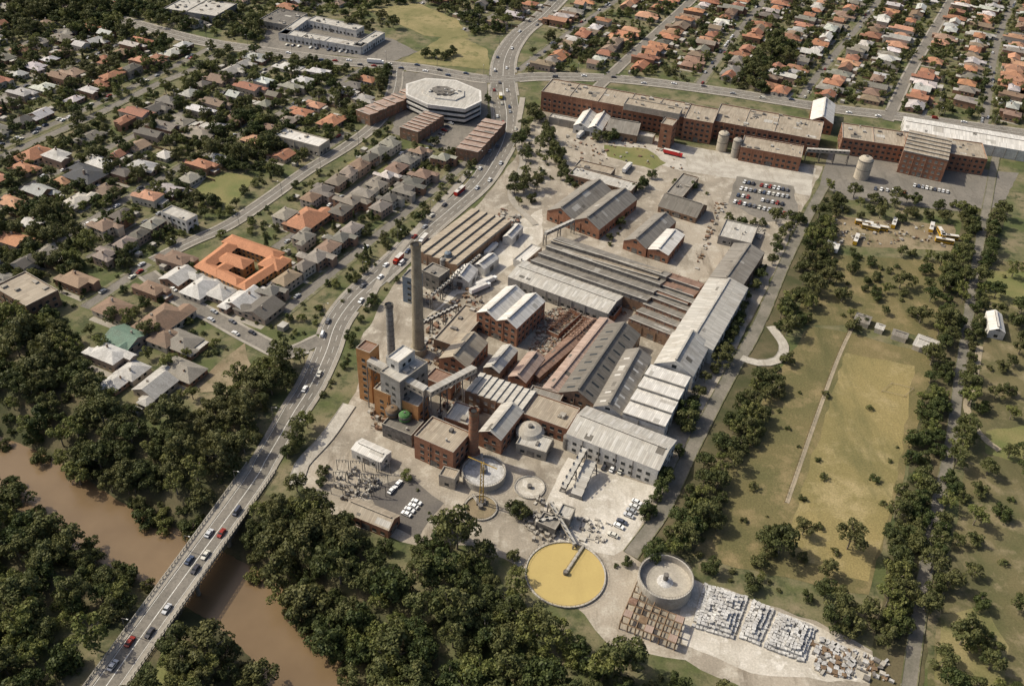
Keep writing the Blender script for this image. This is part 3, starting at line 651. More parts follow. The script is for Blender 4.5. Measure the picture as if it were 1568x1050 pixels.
# open timber frame building by the tank
mb=MB(['timber','rust','steel','roof_pink']); a=S(948,962);u=(S(1032,995)-a);L=u.length;u/=L;v=Vector((-u.y,u.x)); D=12
markpoly([a,a+u*L,a+u*L+v*D,a+v*D])
for i in range(8):
    for j in range(5):
        p=a+u*(L*i/7)+v*(D*j/4); mb.beam((*p,0),(*p,4.2),.2,0)
        if i<7: mb.beam((*p,4.2),(*(p+u*L/7),4.2),.22,0)
        if j<4: mb.beam((*p,4.3),(*(p+v*D/4),4.3),.22,0)
        if i<7 and j<4 and random.random()<.25:
            q=[p,p+u*L/7,p+u*L/7+v*D/4,p+v*D/4]; mb.q([(*x,4.6) for x in q],random.choice([0,1,3]))
a2=a+v*D; 
for i in range(4):
    for j in range(4):
        p=a2+u*(i*3)+v*(.5+j*3); mb.beam((*p,0),(*p,3.4),.16,0); mb.beam((*p,3.4),(*(p+u*3),3.4),.15,0); mb.beam((*p,3.5),(*(p+v*3),3.5),.15,0)
mb.obj('timber_frame_structure')
def bales(name,quad,h,step=1.3,mats=('bale_white','bale_grey'),gap=.01,tilt=.2):
    a,b_,c,d=W(quad); mb=MB(list(mats)); nu=int((b_-a).length/step); nv_=int((d-a).length/step)
    markpoly([a,b_,c,d]); base=math.atan2((b_-a).y,(b_-a).x)
    from mathutils import noise as MN
    for i in range(nu):
        for j in range(nv_):
            s=(i+.5)/nu;t=(j+.5)/nv_; p=a*(1-s)*(1-t)+b_*s*(1-t)+c*s*t+d*(1-s)*t
            if random.random()<gap: continue
            e=min(i,nu-1-i,j,nv_-1-j); hh=h*(.72+.5*MN.noise(Vector((p.x*.17,p.y*.17,3))))*random.uniform(.85,1.1); lv=max(1,int(min(hh,(e+1)*1.3)/1.0))
            if i%11==10: lv=min(lv,2)
            for k in range(lv):
                r=base+random.gauss(0,tilt); uu=Vector((math.cos(r),math.sin(r)))*step*random.uniform(.48,.6); vv_=Vector((-uu.y,uu.x))*random.uniform(.8,1.05)
                mb.box(p+Vector((random.uniform(-.2,.2),random.uniform(-.2,.2))),uu,vv_,k*1.0,k*1.0+.97,0 if random.random()<.7 else 1)
    mb.obj(name)
bales('paper_bale_stack',[(1058,960),(1122,979),(1146,915),(1078,894)],4.6)
bales('paper_bale_stack',[(1130,977),(1162,989),(1186,935),(1152,918)],4.6)
bales('paper_bale_stack',[(1168,992),(1230,1014),(1249,962),(1192,938)],4.6)
bales('paper_bale_stack',[(1236,1018),(1300,1040),(1312,1000),(1256,975)],2.0,2.0,('bale_grey','timber'),.35,.6)
bales('rubble_heap',[(1125,352),(1165,368),(1172,352),(1135,342)],1.2,1.2,('pale_concrete','concrete'),.2,1)
def debris(name,poly,n,mats,zs=(.2,1.2),ls=(1,4),sticks=.25):
    P=W(poly); xs=[p.x for p in P];ys=[p.y for p in P]; mb=MB(mats); k=0
    while k<n:
        x=random.uniform(min(xs),max(xs));y=random.uniform(min(ys),max(ys))
        if not inpoly(np.array([x]),np.array([y]),P)[0]: continue
        k+=1; r=random.choice([th0,th0+1.57])+random.gauss(0,.25);l=random.uniform(*ls); d=Vector((math.cos(r),math.sin(r)))
        if random.random()<sticks: z=random.uniform(.1,zs[1]*.7); mb.beam((x,y,z),(x+d.x*l,y+d.y*l,z+random.uniform(-.1,.3)),random.uniform(.06,.15),random.randrange(len(mats)))
        else: mb.box((x,y),d*l*.4,Vector((-d.y,d.x))*l*random.uniform(.12,.35),0,random.uniform(*zs),random.randrange(len(mats)))
    mb.obj(name)
dA=(S(1285,540)-S(1205,770)); th=math.atan2(dA.y,dA.x); th0=th
DM=['rust','brick_brown','concrete','roof_pale','steel','timber']
debris('yard_equipment',[(640,500),(720,440),(745,470),(690,560),(650,560)],200,DM,(.3,1.6))
debris('demolition_area',[(800,570),(830,480),(900,450),(960,480),(880,520),(830,600)],1500,['rust','roof_pink','concrete','roof_rust','yard_concrete','timber','roof_grey'],(.1,1.2),(.6,3.2),.35)
for (A,B,C,nm) in [((838,500),(856,508),(880,472),'roofless_hall'),((862,512),(886,522),(905,488),'roofless_hall'),((905,470),(940,482),(950,466),'roofless_hall'),((1002,428),(1060,446),(1064,430),'roofless_hall')]:
    # standing walls and bare roof trusses of halls being stripped
    a,u,v,L,D=rect(A,B,C,5); mb=MB(['brick','rust','concrete'])
    for p,q in((a,a+u*L),(a+u*L,a+u*L+v*D),(a+u*L+v*D,a+v*D),(a+v*D,a)):
        e=(q-p).normalized(); nn=Vector((e.y,-e.x))*.2; mb.prism([p+nn,q+nn,q-nn,p-nn],0,random.uniform(2.5,5),0,2)
    for k in range(int(D/3)):
        y=k*3+1.5; mid=a+u*L/2+v*y; l=a+v*y; r_=a+u*L+v*y
        mb.beam((*l,5),(*r_,5),.12,1); mb.beam((*l,5),(*mid,7),.12,1); mb.beam((*r_,5),(*mid,7),.12,1); mb.beam((*mid,5),(*mid,7),.09,1)
    for t in(.25,.5,.75): mb.beam((*(a+u*L*t),5+2*(1-abs(t-.5)*2)),(*(a+u*L*t+v*D),5+2*(1-abs(t-.5)*2)),.1,1)
    mb.obj(nm)
debris('demolition_area',[(960,500),(1000,440),(1075,430),(1040,520)],200,['rust','roof_pink','concrete','brick_brown'],(.3,2),(1,3))
debris('plant_equipment',[(800,800),(825,760),(880,790),(870,825),(820,835)],130,['steel','concrete','pale_concrete'],(.3,2),(.8,2.6),.3)
debris('plant_equipment',[(885,790),(940,800),(930,835),(890,828)],40,['steel','dusty_yard','pale_concrete'],(.4,1.2),(1,3))
debris('substation_equipment',[(505,740),(545,715),(585,740),(560,770),(525,768)],90,['steel','grey_wall','pale_concrete'],(.8,2.2),(.8,1.8),.2)
# substation gantries
mb=MB(['steel','grey_wall']); a=S(510,745)
for i in range(4):
    for j in range(3):
        p=a+Vector((i*6.0,j*7.0-4)); mb.beam((*p,0),(*p,6),.12,0); mb.beam((p.x+5,p.y,0),(p.x+5,p.y,6),.12,0); mb.beam((*p,6),(p.x+5,p.y,6),.12,0)
        for q in(1,2.5,4): mb.cyl((p.x+q,p.y),.2,.15,4.8,6,8,1); mb.beam((p.x+q,p.y,5),(p.x+q,p.y+6,4.6),.03,0)
mb.obj('substation_gantry')
debris('yard_equipment',[(655,420),(700,400),(770,320),(800,330),(730,430),(650,470)],300,['concrete','pale_concrete','roof_pale','rust','steel'],(.3,1.6),(1,3.4),.1)
debris('yard_equipment',[(560,620),(640,640),(720,600),(740,640),(640,680),(570,660)],200,DM,(.5,2.4),(1,3))
debris('stored_materials',[(1070,395),(1095,310),(1115,310),(1060,430)],70,DM,(.3,1.2),(1,3),.1)
debris('stored_materials',[(1240,980),(1360,1010),(1365,1045),(1250,1030)],140,['timber','pale_concrete','bale_grey','steel'],(.3,1.2),(1,3),.1)
debris('depot_stock',[(1275,335),(1450,350),(1460,380),(1275,372)],110,['timber','steel','roof_pale','concrete'],(.3,1.4),(1,3),.1)
debris('yard_equipment',[(860,200),(1000,210),(1050,260),(880,250)],90,DM,(.3,1.2),(1,3),.1)
# ---------------------------------------------------------------- vehicles
def car_mesh(name,van=False):
    mb=MB(['vehicle_paint','glass','tyre','paint','rust'])
    if van: prof=[(-2.4,.35),(-2.4,1.9),(-2.2,2.1),(1.3,2.1),(1.9,1.2),(2.4,1.05),(2.45,.35)]
    else: prof=[(-2.3,.35),(-2.3,.95),(-1.7,1.02),(-1.2,1.45),(.5,1.45),(1.1,.98),(2.15,.85),(2.3,.6),(2.3,.35)]
    k=len(prof); y=lambda z:.9-(max(0,z-.95)*.3)
    for i in range(k):
        (x0,z0),(x1,z1)=prof[i],prof[(i+1)%k]; g=(not van and i in(2,4)) or (van and i==3)
        mb.q([(x0,-y(z0),z0),(x0,y(z0),z0),(x1,y(z1),z1),(x1,-y(z1),z1)],1 if g else 0)
    for s in(-1,1):
        body=[(x,s*y(z),z) for x,z in prof]; mb.q(body if s<0 else body[::-1],0)
        if van: w_=[(.3,1.25),(1.6,1.25),(1.15,1.9),(.3,1.9)]
        else: w_=[(-1.45,1.03),(.9,1.03),(.45,1.38),(-1.1,1.38)]
        w3=[(x,s*(y(z)+.02),z) for x,z in w_]; mb.q(w3 if s<0 else w3[::-1],1)
        for x in(-1.45,1.45):
            ring=[(x+.34*math.cos(a),s*.93,.34+.34*math.sin(a)) for a in np.linspace(0,2*math.pi,11)[:-1]]
            r2=[(p[0],s*.7,p[2]) for p in ring]; mb.q(ring if s<0 else ring[::-1],2)
            for i in range(10): mb.q([ring[i],ring[(i+1)%10],r2[(i+1)%10],r2[i]],2)
        mb.q([(2.31,s*.5,.6),(2.31,s*.8,.6),(2.25,s*.8,.78),(2.25,s*.5,.78)],3); mb.q([(-2.31,s*.5,.7),(-2.31,s*.8,.7),(-2.31,s*.8,.88),(-2.31,s*.5,.88)],4)
    return mb.mesh(name)
def truck_mesh(name,L=9,bus=False):
    mb=MB(['vehicle_paint','glass','tyre','white_wall','steel'])
    if bus:
        mb.box((0,0),(L/2,0),(0,1.25),.4,3.0,0,3)
        for s in(-1,1): mb.q([(-L/2+.4,s*1.27,1.5),(L/2-.4,s*1.27,1.5),(L/2-.4,s*1.27,2.4),(-L/2+.4,s*1.27,2.4)],1)
        mb.q([(L/2+.02,-1.1,1.3),(L/2+.02,1.1,1.3),(L/2+.02,1.1,2.5),(L/2+.02,-1.1,2.5)],1); mb.box((-1,0),(1,0),(0,.7),3.0,3.3,4)
    else:
        mb.box((-1.2,0),(L/2-1.2,0),(0,1.25),.9,3.5,0,3); mb.box((L/2-1.1,0),(1,0),(0,1.15),.5,2.6,0); mb.box((0,0),(L/2-.3,0),(0,.5),.5,.9,4)
        mb.q([(L/2-.08,-1,1.5),(L/2-.08,1,1.5),(L/2-.08,1,2.4),(L/2-.08,-1,2.4)],1)
    for x in(-L/2+1.2,-L/2+2.4,L/2-1.4):
        for s in(-1,1):
            ring=[(x+.5*math.cos(a),s*1.28,.5+.5*math.sin(a)) for a in np.linspace(0,2*math.pi,11)[:-1]]; r2=[(p[0],s*.9,p[2]) for p in ring]; mb.q(ring,2)
            for i in range(10): mb.q([ring[i],ring[(i+1)%10],r2[(i+1)%10],r2[i]],2)
    return mb.mesh(name)
CAR=car_mesh('car'); VAN=car_mesh('van',True); TRK=truck_mesh('truck'); LTR=truck_mesh('lorry',14); BUS=truck_mesh('bus',11,True)
CC=[(.75,.75,.74),(.8,.8,.78),(.8,.8,.78),(.5,.51,.52),(.35,.36,.37),(.05,.05,.06),(.08,.09,.12),(.25,.03,.02),(.06,.08,.13),(.6,.58,.5),(.15,.15,.16),(.62,.62,.6)]
def on_road(r,px,side,kind=CAR,col=None,name='car',off=None):
    p=S(*px); A=r['A']; i=int(np.argmin(np.hypot(A[:,0]-p.x,A[:,1]-p.y))); i=min(i,len(A)-2)
    t=(r['D'][i+1]-r['D'][i]).normalized(); o=r['W'][i]/2*(off if off else (.5 if r['W'][i]<10.5 else random.choice([.27,.72])))
    d=(p-r['D'][i]).dot(t); q=r['D'][i]+t*d+r['N'][i]*o*side; a=math.atan2(t.y,t.x)+(0 if side>0 else math.pi)
    if kind is CAR and random.random()<.15: kind=VAN
    link(name,kind,(q.x,q.y,r['z']+.01),a,1,col or random.choice(CC))
for px,sd in [((200,1028),1),((213,988),1),((238,973),-1),((253,933),-1),((296,872),-1),((300,862),1),((335,822),1),((372,787),-1),((340,818),-1),((310,850),-1)]: on_road(HW,px,sd)
for px in [(478,573),(472,598),(516,495),(522,515),(545,460),(560,440),(580,425),(605,402),(600,410),(620,385),(640,365),(655,350),(672,335),(690,318),(725,288),(738,275),(750,262),(757,250),(765,235),(760,225),(770,215),(764,200),(776,198),(762,190),(772,180),(765,172),(775,165),(768,160),(785,140),(765,140),(770,128),(765,105),(775,90),(768,110),(780,75),(800,50),(815,38)]:
    on_road(HW,px,random.choice([1,-1]))
on_road(HW,(712,298),1,BUS,(.5,.03,.02),'bus'); on_road(HW,(640,368),-1,TRK,(.7,.7,.68),'truck'); on_road(HW,(768,150),1,TRK,(.75,.6,.05),'truck'); on_road(HW,(602,398),-1,TRK,(.4,.04,.02),'truck')
for u_ in range(420,740,22): on_road(HR,(u_,100),random.choice([1,-1]))
on_road(HR,(575,98),1,LTR,(.8,.8,.78),'lorry')
for u_ in range(850,1500,45): on_road(HR,(u_,120+max(0,(u_-900))*.14),random.choice([1,-1]))
for px in [(345,478),(360,492),(372,505),(385,512),(330,478),(265,445)]: on_road(R4,px,random.choice([1,-1]),off=.75)
def park(a,b_,n,rot,col=None,kind=CAR,name='parked_car',z=None):
    A=S(*a);B=S(*b_)
    for i in range(n):
        if random.random()<.12: continue
        p=A.lerp(B,i/max(1,n-1)); link(name,kind,(p.x,p.y,.2 if z is None else z),rot+random.uniform(-.05,.05)+random.choice([0,math.pi]),1,col or random.choice(CC))
for a,b_ in [((1140,280),(1205,292)),((1135,290),(1205,302)),((1130,300),(1205,315)),((1125,310),(1200,328))]: park(a,b_,11,th)
park((622,788),(638,770),4,th-math.pi/2,(.8,.8,.78)); park((610,742),(600,752),2,th); park((962,790),(975,770),4,th+1.5); park((938,820),(952,800),4,th+1.5)
park((1400,285),(1450,295),9,th); park((1340,290),(1385,296),6,th); park((440,70),(540,82),12,th)
park((655,230),(690,190),8,th+1.5); park((925,716),(950,722),3,th)
for p in [((1322,345),th-1.4),((1332,352),th-1.5),((1345,352),th-1.4),((1425,352),th),((1440,360),th+.4),((1445,372),th-1.4),((1452,366),th-1.3),((1310,370),th),((1368,345),th)]:
    q=S(*p[0]); link('bus',BUS,(q.x,q.y,.2),p[1],1,(.55,.33,.03))
for p in [(1268,378),(1274,381),(1280,384)]:
    q=S(*p); link('truck',TRK,(q.x,q.y,.15),th,1,(.8,.8,.8))
q=S(1030,238); link('lorry',LTR,(q.x,q.y,.15),th-1.57,1,(.5,.03,.03))
for p,r_ in [((890,208),th),((935,205),th),((745,435),th-.4),((735,445),th-.4),((752,385),th),((960,260),th)]:
    q=S(*p); link('lorry',LTR,(q.x,q.y,.15),r_,1,(.75,.75,.73))
q=S(1472,700); link('car',CAR,(q.x,q.y,.2),th,1,(.8,.8,.8))
q=S(387,612); link('parked_car',CAR,(q.x,q.y,.2),0.3,1,(.5,.03,.02))
# ---------------------------------------------------------------- houses
def house_mesh(seed,w,d,h,wing=True,gable=False):
    r=random.Random(seed); mb=MB(['house_wall','roof_tile','glass','concrete','timber','roof_pale'])
    U=Vector((1,0));V=Vector((0,1))
    def block(x0,y0,x1,y1,h,zoff=0,gab=False):
        a=Vector((x0,y0)); cor=[Vector((x0,y0)),Vector((x1,y0)),Vector((x1,y1)),Vector((x0,y1))]
        for i in range(4):
            p,q=cor[i],cor[(i+1)%4]; mb.q([(*p,0),(*q,0),(*q,h),(*p,h)],0); wall_windows(mb,p,q,0,h,2,1.5,1.2,1.8,2.8)
        rr_=min(x1-x0,y1-y0)*.5*math.tan(math.radians(r.uniform(20,28)))
        if gab:
            o=.5; z=h+zoff
            if x1-x0>y1-y0:
                ym=(y0+y1)/2; mb.q([(x0-o,y0-o,z),(x1+o,y0-o,z),(x1+o,ym,z+rr_),(x0-o,ym,z+rr_)],1); mb.q([(x1+o,y1+o,z),(x0-o,y1+o,z),(x0-o,ym,z+rr_),(x1+o,ym,z+rr_)],1)
                mb.q([(x0,y1,z),(x0,y0,z),(x0,ym,z+rr_-.1)],0); mb.q([(x1,y0,z),(x1,y1,z),(x1,ym,z+rr_-.1)],0)
            else:
                xm=(x0+x1)/2; mb.q([(x1+o,y0-o,z),(x1+o,y1+o,z),(xm,y1+o,z+rr_),(xm,y0-o,z+rr_)],1); mb.q([(x0-o,y1+o,z),(x0-o,y0-o,z),(xm,y0-o,z+rr_),(xm,y1+o,z+rr_)],1)
                mb.q([(x0,y0,z),(x1,y0,z),(xm,y0,z+rr_-.1)],0); mb.q([(x1,y1,z),(x0,y1,z),(xm,y1,z+rr_-.1)],0)
        else: hip(mb,a,U,V,x1-x0,y1-y0,h+zoff,rr_,1)
    block(-w/2,-d/2,w/2,d/2,h,0,gable)
    if wing:
        ww=w*r.uniform(.35,.5); sx=r.choice([-1,1]); x0=-w/2 if sx<0 else w/2-ww
        block(x0+.1*sx,-d/2-r.uniform(2.5,5),x0+ww+.1*sx,-d/2+ww*.9,h,.03,r.random()<.4)
        if r.random()<.6:
            ww=w*.4; x0=-w/2 if sx>0 else w/2-ww; block(x0,d/2-2,x0+ww,d/2+r.uniform(2,5),h-.3,.01)
    if r.random()<.5:
        e=r.uniform(3,6); x0=-w/2+r.uniform(0,2); x1=x0+w*r.uniform(.4,.7); mb.prism([Vector((x0,d/2+.02)),Vector((x1,d/2+.02)),Vector((x1,d/2+e)),Vector((x0,d/2+e))],0,2.7,0,5)
    mb.box((w*.18,d*.12),(.4,0),(0,.3),h,h+3.2,0,3)
    s=r.choice([-1,1])
    if r.random()<.7: mb.q([(s*(w/2+.4),-11,.03),(s*(w/2+.4)+s*2.8,-11,.03),(s*(w/2+.4)+s*2.8,6,.03),(s*(w/2+.4),6,.03)][::s],3)
    if r.random()<.6:
        gxp=r.uniform(-w/2,w/2-4); mb.box((gxp+2,d/2+8),(2,0),(0,1.7),0,2.4,3,r.choice([1,5]))
    return mb.mesh('house_mesh')
HM=[house_mesh(i,9.5+i%4*1.4,10.5+(i*7)%5*1.5,3.2 if i%4 else 5.4,i%5!=0,i%3==0) for i in range(18)]
UM=[house_mesh(50+i,11+i%2*2,9.5,5.6,wing=i%2==0) for i in range(5)]
PO=[(.50,.235,.13),(.42,.19,.11),(.52,.28,.17),(.38,.18,.11)]; PG=[(.28,.255,.215),(.24,.22,.185),(.33,.30,.25),(.16,.145,.125),(.27,.23,.19)]; PW=[(.58,.56,.52),(.66,.64,.60),(.50,.48,.44)]; PB=[(.28,.185,.125),(.24,.165,.115),(.33,.235,.165),(.29,.205,.15)]
def pal(wo,wg,ww,wb): 
    c=random.choice(random.choices([PO,PG,PW,PB],[wo,wg,ww,wb])[0]); k=random.uniform(.8,1.2); return tuple(min(.8,x*k*random.uniform(.95,1.05)) for x in c)
fence=MB(['timber']); streets=MB(['asphalt','verge']); HP=[]
def suburb(poly,dirpx,lot=15,depth=33,street=14,weights=(1,1,1,1),meshes=HM,name='house',fenced=True,draw=True,off=0,skip=.03,cars=.2,setback=6,jit=1.5,bend=0):
    P=W(poly); a,b_=W(dirpx); u=(b_-a).normalized(); v=Vector((-u.y,u.x)); o=a
    us=[(p-o).dot(u) for p in P]; vs=[(p-o).dot(v) for p in P]; pitch=2*depth+street
    k0=int(min(vs)//pitch)-1;k1=int(max(vs)//pitch)+2
    px=lambda q: bool(inpoly(np.array([q.x]),np.array([q.y]),P)[0])
    wob=lambda x,k: bend*math.sin(x/90+k*1.3)
    todo=[]
    for k in range(k0,k1):
        y=k*pitch+off
        if draw:
            x=min(us)
            while x<max(us):
                y_=y+wob(x,k); y2=y+wob(x+6,k); c=o+u*(x+3)+v*y_
                if px(c) and not isocc(c.x,c.y):
                    hw=3.0; Q=lambda xx,yy,zz:(*(o+u*xx+v*yy),zz)
                    streets.q([Q(x,y_-hw,.05),Q(x+6,y2-hw,.05),Q(x+6,y2+hw,.05),Q(x,y_+hw,.05)],0)
                    for s in(-1,1):
                        lo_,hi_=(hw,hw+2) if s>0 else(-hw-2,-hw)
                        streets.q([Q(x,y_+lo_,.17),Q(x+6,y2+lo_,.17),Q(x+6,y2+hi_,.17),Q(x,y_+hi_,.17)],1)
                        if random.random()<cars:
                            q=c+v*s*2.0; link('parked_car',CAR,(q.x,q.y,.06),math.atan2(u.y,u.x),1,random.choice(CC))
                    todo.append(c)
                x+=6
        for s in(-1,1):
            x=min(us)+random.uniform(0,lot)
            while x<max(us):
                yy=y+wob(x,k)+s*(street/2+setback+6+random.uniform(-jit,jit)); c=o+u*(x)+v*yy
                lw=lot*random.uniform(.85,1.2)
                if px(c) and all(not isocc(c.x+dx,c.y+dy) for dx in(-5,0,5) for dy in(-5,0,5)) and random.random()>skip:
                    rot=math.atan2(u.y,u.x)+(0 if s>0 else math.pi)
                    z=random.uniform(.85,1.12)
                    link(name,random.choice(meshes),(c.x,c.y,0),rot+random.gauss(0,.04)+(random.choice([-1.5708,1.5708]) if random.random()<.2 else 0),(z*random.uniform(.9,1.08),z*random.uniform(.9,1.1),random.uniform(.9,1.1)),pal(*weights)); HP.append(c)
                    if fenced:
                        f=c+u*lw/2; fence.q([(*(f-v*s*2),0),(*(f+v*s*(depth-14)),0),(*(f+v*s*(depth-14)),1.7),(*(f-v*s*2),1.7)])
                x+=lw
    for c in todo: markdisc(c.x,c.y,4.2)
    for c in HP: markdisc(c.x,c.y,6.2)
for (p,c,mi,sc_) in [((175,480),PB[0],1,1.2),((250,500),PB[0],2,1.4),((255,525),PB[1],5,1.2),((195,525),(.16,.25,.19),3,1.2),((170,555),PW[1],4,1.1),((205,575),PW[0],5,1.1),((180,590),PW[1],1,.9),((240,598),PW[2],6,1.1),((285,575),PG[2],2,1.0),((280,530),PG[0],7,1.0),((275,430),PW[0],3,1.1),((310,448),PW[1],2,1.1),((340,455),PW[0],5,1.1),((375,465),PW[1],9,1.2),((405,480),PG[3],3,1.2),((235,452),PB[0],4,.9),
    ((135,278),(.07,.075,.085),1,1.6),((90,250),PW[0],8,1.2),((55,243),PO[0],2,1.2),((435,243),PO[1],3,.9),((510,190),PO[0],7,1),((470,345),PO[0],2,1.4)]:
    q=S(*p); link('house',HM[mi],(q.x,q.y,0),th+random.choice([0,1.57,3.14,-1.57]),sc_,c); markdisc(q.x,q.y,8)
suburb([(430,300),(520,235),(600,225),(735,240),(720,275),(640,345),(560,420),(490,490),(440,480),(380,445),(400,390),(440,350)],[(400,400),(640,225)],13,17,9,(0,6,.3,2),UM,'townhouse',False,True,2,.05,.1,1.5,.8)
suburb([(120,390),(160,345),(250,320),(300,350),(240,400),(200,420)],[(400,400),(640,225)],13,17,8,(.3,5,1,2),UM,'townhouse',False,True,0,.05,.1,1.5,.8)
suburb([(780,120),(850,40),(930,-60),(1250,-60),(1180,140),(1100,133),(950,116),(830,112)],[(915,135),(1015,42)],14,28,12,(2.6,.9,1.2,.6),off=0,bend=3,skip=.08)
suburb([(1180,140),(1250,-60),(1800,-60),(1800,245),(1560,195),(1260,158)],[(1358,185),(1395,108)],14,27,11,(1.8,1.0,1.9,.7),off=0,bend=4,skip=.1)
suburb([(-150,-80),(760,-80),(830,5),(770,60),(640,30),(560,8),(400,20),(330,50),(180,22),(-150,20)],[(915,135),(1015,42)],17,32,13,(.8,1,1.1,.6),skip=.25,bend=6)
suburb([(-150,40),(180,40),(340,75),(600,108),(590,150),(520,215),(440,265),(380,300),(200,330),(100,380),(-150,420)],[(350,345),(570,195)],16,27,11,(1.4,1.5,1.7,1.2),off=5,skip=.1,bend=5,jit=3)
suburb([(-150,420),(100,390),(300,365),(340,340),(420,310),(380,400),(330,470),(240,500),(130,470),(0,440)],[(350,345),(570,195)],16,27,11,(.8,1.4,1.5,1.1),off=14,skip=.1,bend=4,jit=3)
fence.obj('garden_fence'); streets.obj('residential_streets')
# ---------------------------------------------------------------- trees
def tree_mesh(name,seed,Ht,Rc,nl,per,leaf,mat,shape='round',lobe=.42,z0=.35):
    r=np.random.default_rng(seed); mb=MB(['bark',mat])
    tr=Ht*.022+.08
    if shape!='cone': mb.cyl((0,0),tr,tr*.6,-.5,Ht*.45,7,0)
    else: mb.cyl((0,0),tr,tr*.3,-.5,Ht*.9,7,0)
    cs=[]
    for i in range(nl):
        if shape=='cone':
            f=(i+.5)/nl; cs.append((r.normal(0,Rc*.15),r.normal(0,Rc*.15),Ht*(.1+.88*f),Rc*(1.05-f*.85)))
        else:
            a=r.uniform(0,6.28); q=math.sqrt(r.uniform(0,1))*Rc*.78*(1+.25*math.sin(2*a+seed)); zz=Ht*(z0+(.95-z0)*r.uniform(.1,1)*(1-.45*min(1,q/Rc)**2)); 
            cs.append((q*math.cos(a),q*math.sin(a),zz-Rc*lobe*.3,Rc*lobe*r.uniform(.5,1.15)))
    for c in cs[:7]:
        if shape!='cone': mb.beam((0,0,Ht*.3),(c[0]*.85,c[1]*.85,c[2]),tr*.35,0)
    V=[];Fc=[]
    for (x,y,z,rad) in cs:
        n=int(per*(rad/(Rc*lobe))**2) if shape!='cone' else int(per*(rad/Rc+.2))
        d=r.normal(size=(n,3)); d/=np.linalg.norm(d,axis=1)[:,None]; d[:,2]=np.where(d[:,2]<-.5,-d[:,2],d[:,2])
        rd=rad*r.uniform(.6,1.12,n)**.7; sq=np.array([1,1,.75 if shape!='cone' else 1.3])
        p=d*rd[:,None]*sq+np.array([x,y,z])
        nn=d+r.normal(size=(n,3))*.5; nn/=np.linalg.norm(nn,axis=1)[:,None]
        t=np.cross(nn,r.normal(size=(n,3))); t/=np.linalg.norm(t,axis=1)[:,None]; bb=np.cross(nn,t)
        s=leaf*r.uniform(.6,1.3,n)[:,None]
        for k in range(n):
            i=len(V); V+= [tuple(p[k]-t[k]*s[k]*.5-bb[k]*s[k]*.3),tuple(p[k]+t[k]*s[k]*.1-bb[k]*s[k]*.55),tuple(p[k]+t[k]*s[k]*.6+bb[k]*s[k]*.1),tuple(p[k]+bb[k]*s[k]*.55)]; Fc.append((i,i+1,i+2,i+3))
    o=len(mb.v); mb.v+=V; mb.f+=[tuple(o+q for q in f) for f in Fc]; mb.m+=[1]*len(Fc); mb.uv+=[(0,0)]*(4*len(Fc))
    return mb.mesh(name)
T={'gum':[tree_mesh('gum_tree',1,14,6.2,26,85,.75,'leaf_olive',lobe=.34),tree_mesh('gum_tree',2,15,6,24,85,.75,'leaf_olive',lobe=.32),tree_mesh('gum_tree',3,12,5.5,24,80,.72,'leaf_dark',lobe=.34),tree_mesh('gum_tree',13,13,5.2,20,80,.7,'leaf_yellow',lobe=.34)],
   'dense':[tree_mesh('broadleaf_tree',4,10,5,24,90,.68,'leaf_dark',lobe=.38,z0=.2),tree_mesh('broadleaf_tree',5,9.5,4.6,22,90,.68,'leaf_dark',lobe=.4,z0=.2),tree_mesh('broadleaf_tree',6,9,4.5,20,90,.66,'leaf_olive',lobe=.4,z0=.2)],
   'light':[tree_mesh('garden_tree',7,8,4,18,80,.6,'leaf_yellow',lobe=.4,z0=.2)],
   'bush':[tree_mesh('shrub',8,3.4,2.5,10,60,.5,'leaf_olive',lobe=.45,z0=.1),tree_mesh('shrub',9,3.0,2.2,10,60,.5,'leaf_dark',lobe=.45,z0=.1)],
   'cyp':[tree_mesh('cypress_tree',10,12,2.0,12,70,.6,'leaf_dark','cone')]}
NM={'gum':'gum_tree','dense':'broadleaf_tree','light':'garden_tree','bush':'shrub','cyp':'cypress_tree'}
mass={}
def put_mass(group,kind,x,y,z,s): mass.setdefault((group,kind,random.randrange(len(T[kind]))),[]).append((x,y,z,s))
def scatter(group,poly,sp,keep,kinds,s0,s1,respect=True,world=None,pad=0):
    P=world or W(poly); xs=[p[0] for p in P];ys=[p[1] for p in P]; x=min(xs); pts=[]
    while x<max(xs):
        y=min(ys)
        while y<max(ys):
            a=x+random.uniform(-.5,.5)*sp;b_=y+random.uniform(-.5,.5)*sp
            if random.random()<keep: pts.append((a,b_))
            y+=sp
        x+=sp
    if not pts: return
    A=np.array(pts); ok=inpoly(A[:,0],A[:,1],P); A=A[ok]
    if len(A)==0: return
    Zt=tz(A[:,0],A[:,1])
    for (a,b_),z in zip(A,Zt):
        if respect and (isocc(a,b_) or (pad and (isocc(a+pad,b_) or isocc(a-pad,b_) or isocc(a,b_+pad) or isocc(a,b_-pad)))): continue
        k=random.choices([q[0] for q in kinds],[q[1] for q in kinds])[0]
        put_mass(group,k,a,b_,float(z)-.1,random.uniform(s0,s1)*random.choice([1,1,.8]))
def flush():
    for (g,k,vi),L in mass.items():
        V=[];Fs=[]
        for (x,y,z,s) in L:
            a=random.uniform(0,6.28); i=len(V)
            for q in range(4): V.append((x+s*.7071*math.cos(a+q*math.pi/2),y+s*.7071*math.sin(a+q*math.pi/2),z))
            Fs.append((i,i+1,i+2,i+3))
        me=bpy.data.meshes.new(g); me.from_pydata(V,[],Fs); o=link(g,me); o.instance_type='FACES'; o.use_instance_faces_scale=True; o.instance_faces_scale=1; o.show_instancer_for_render=False; o.show_instancer_for_viewport=False
        link(NM[k]+'_crown',T[k][vi],parent=o)
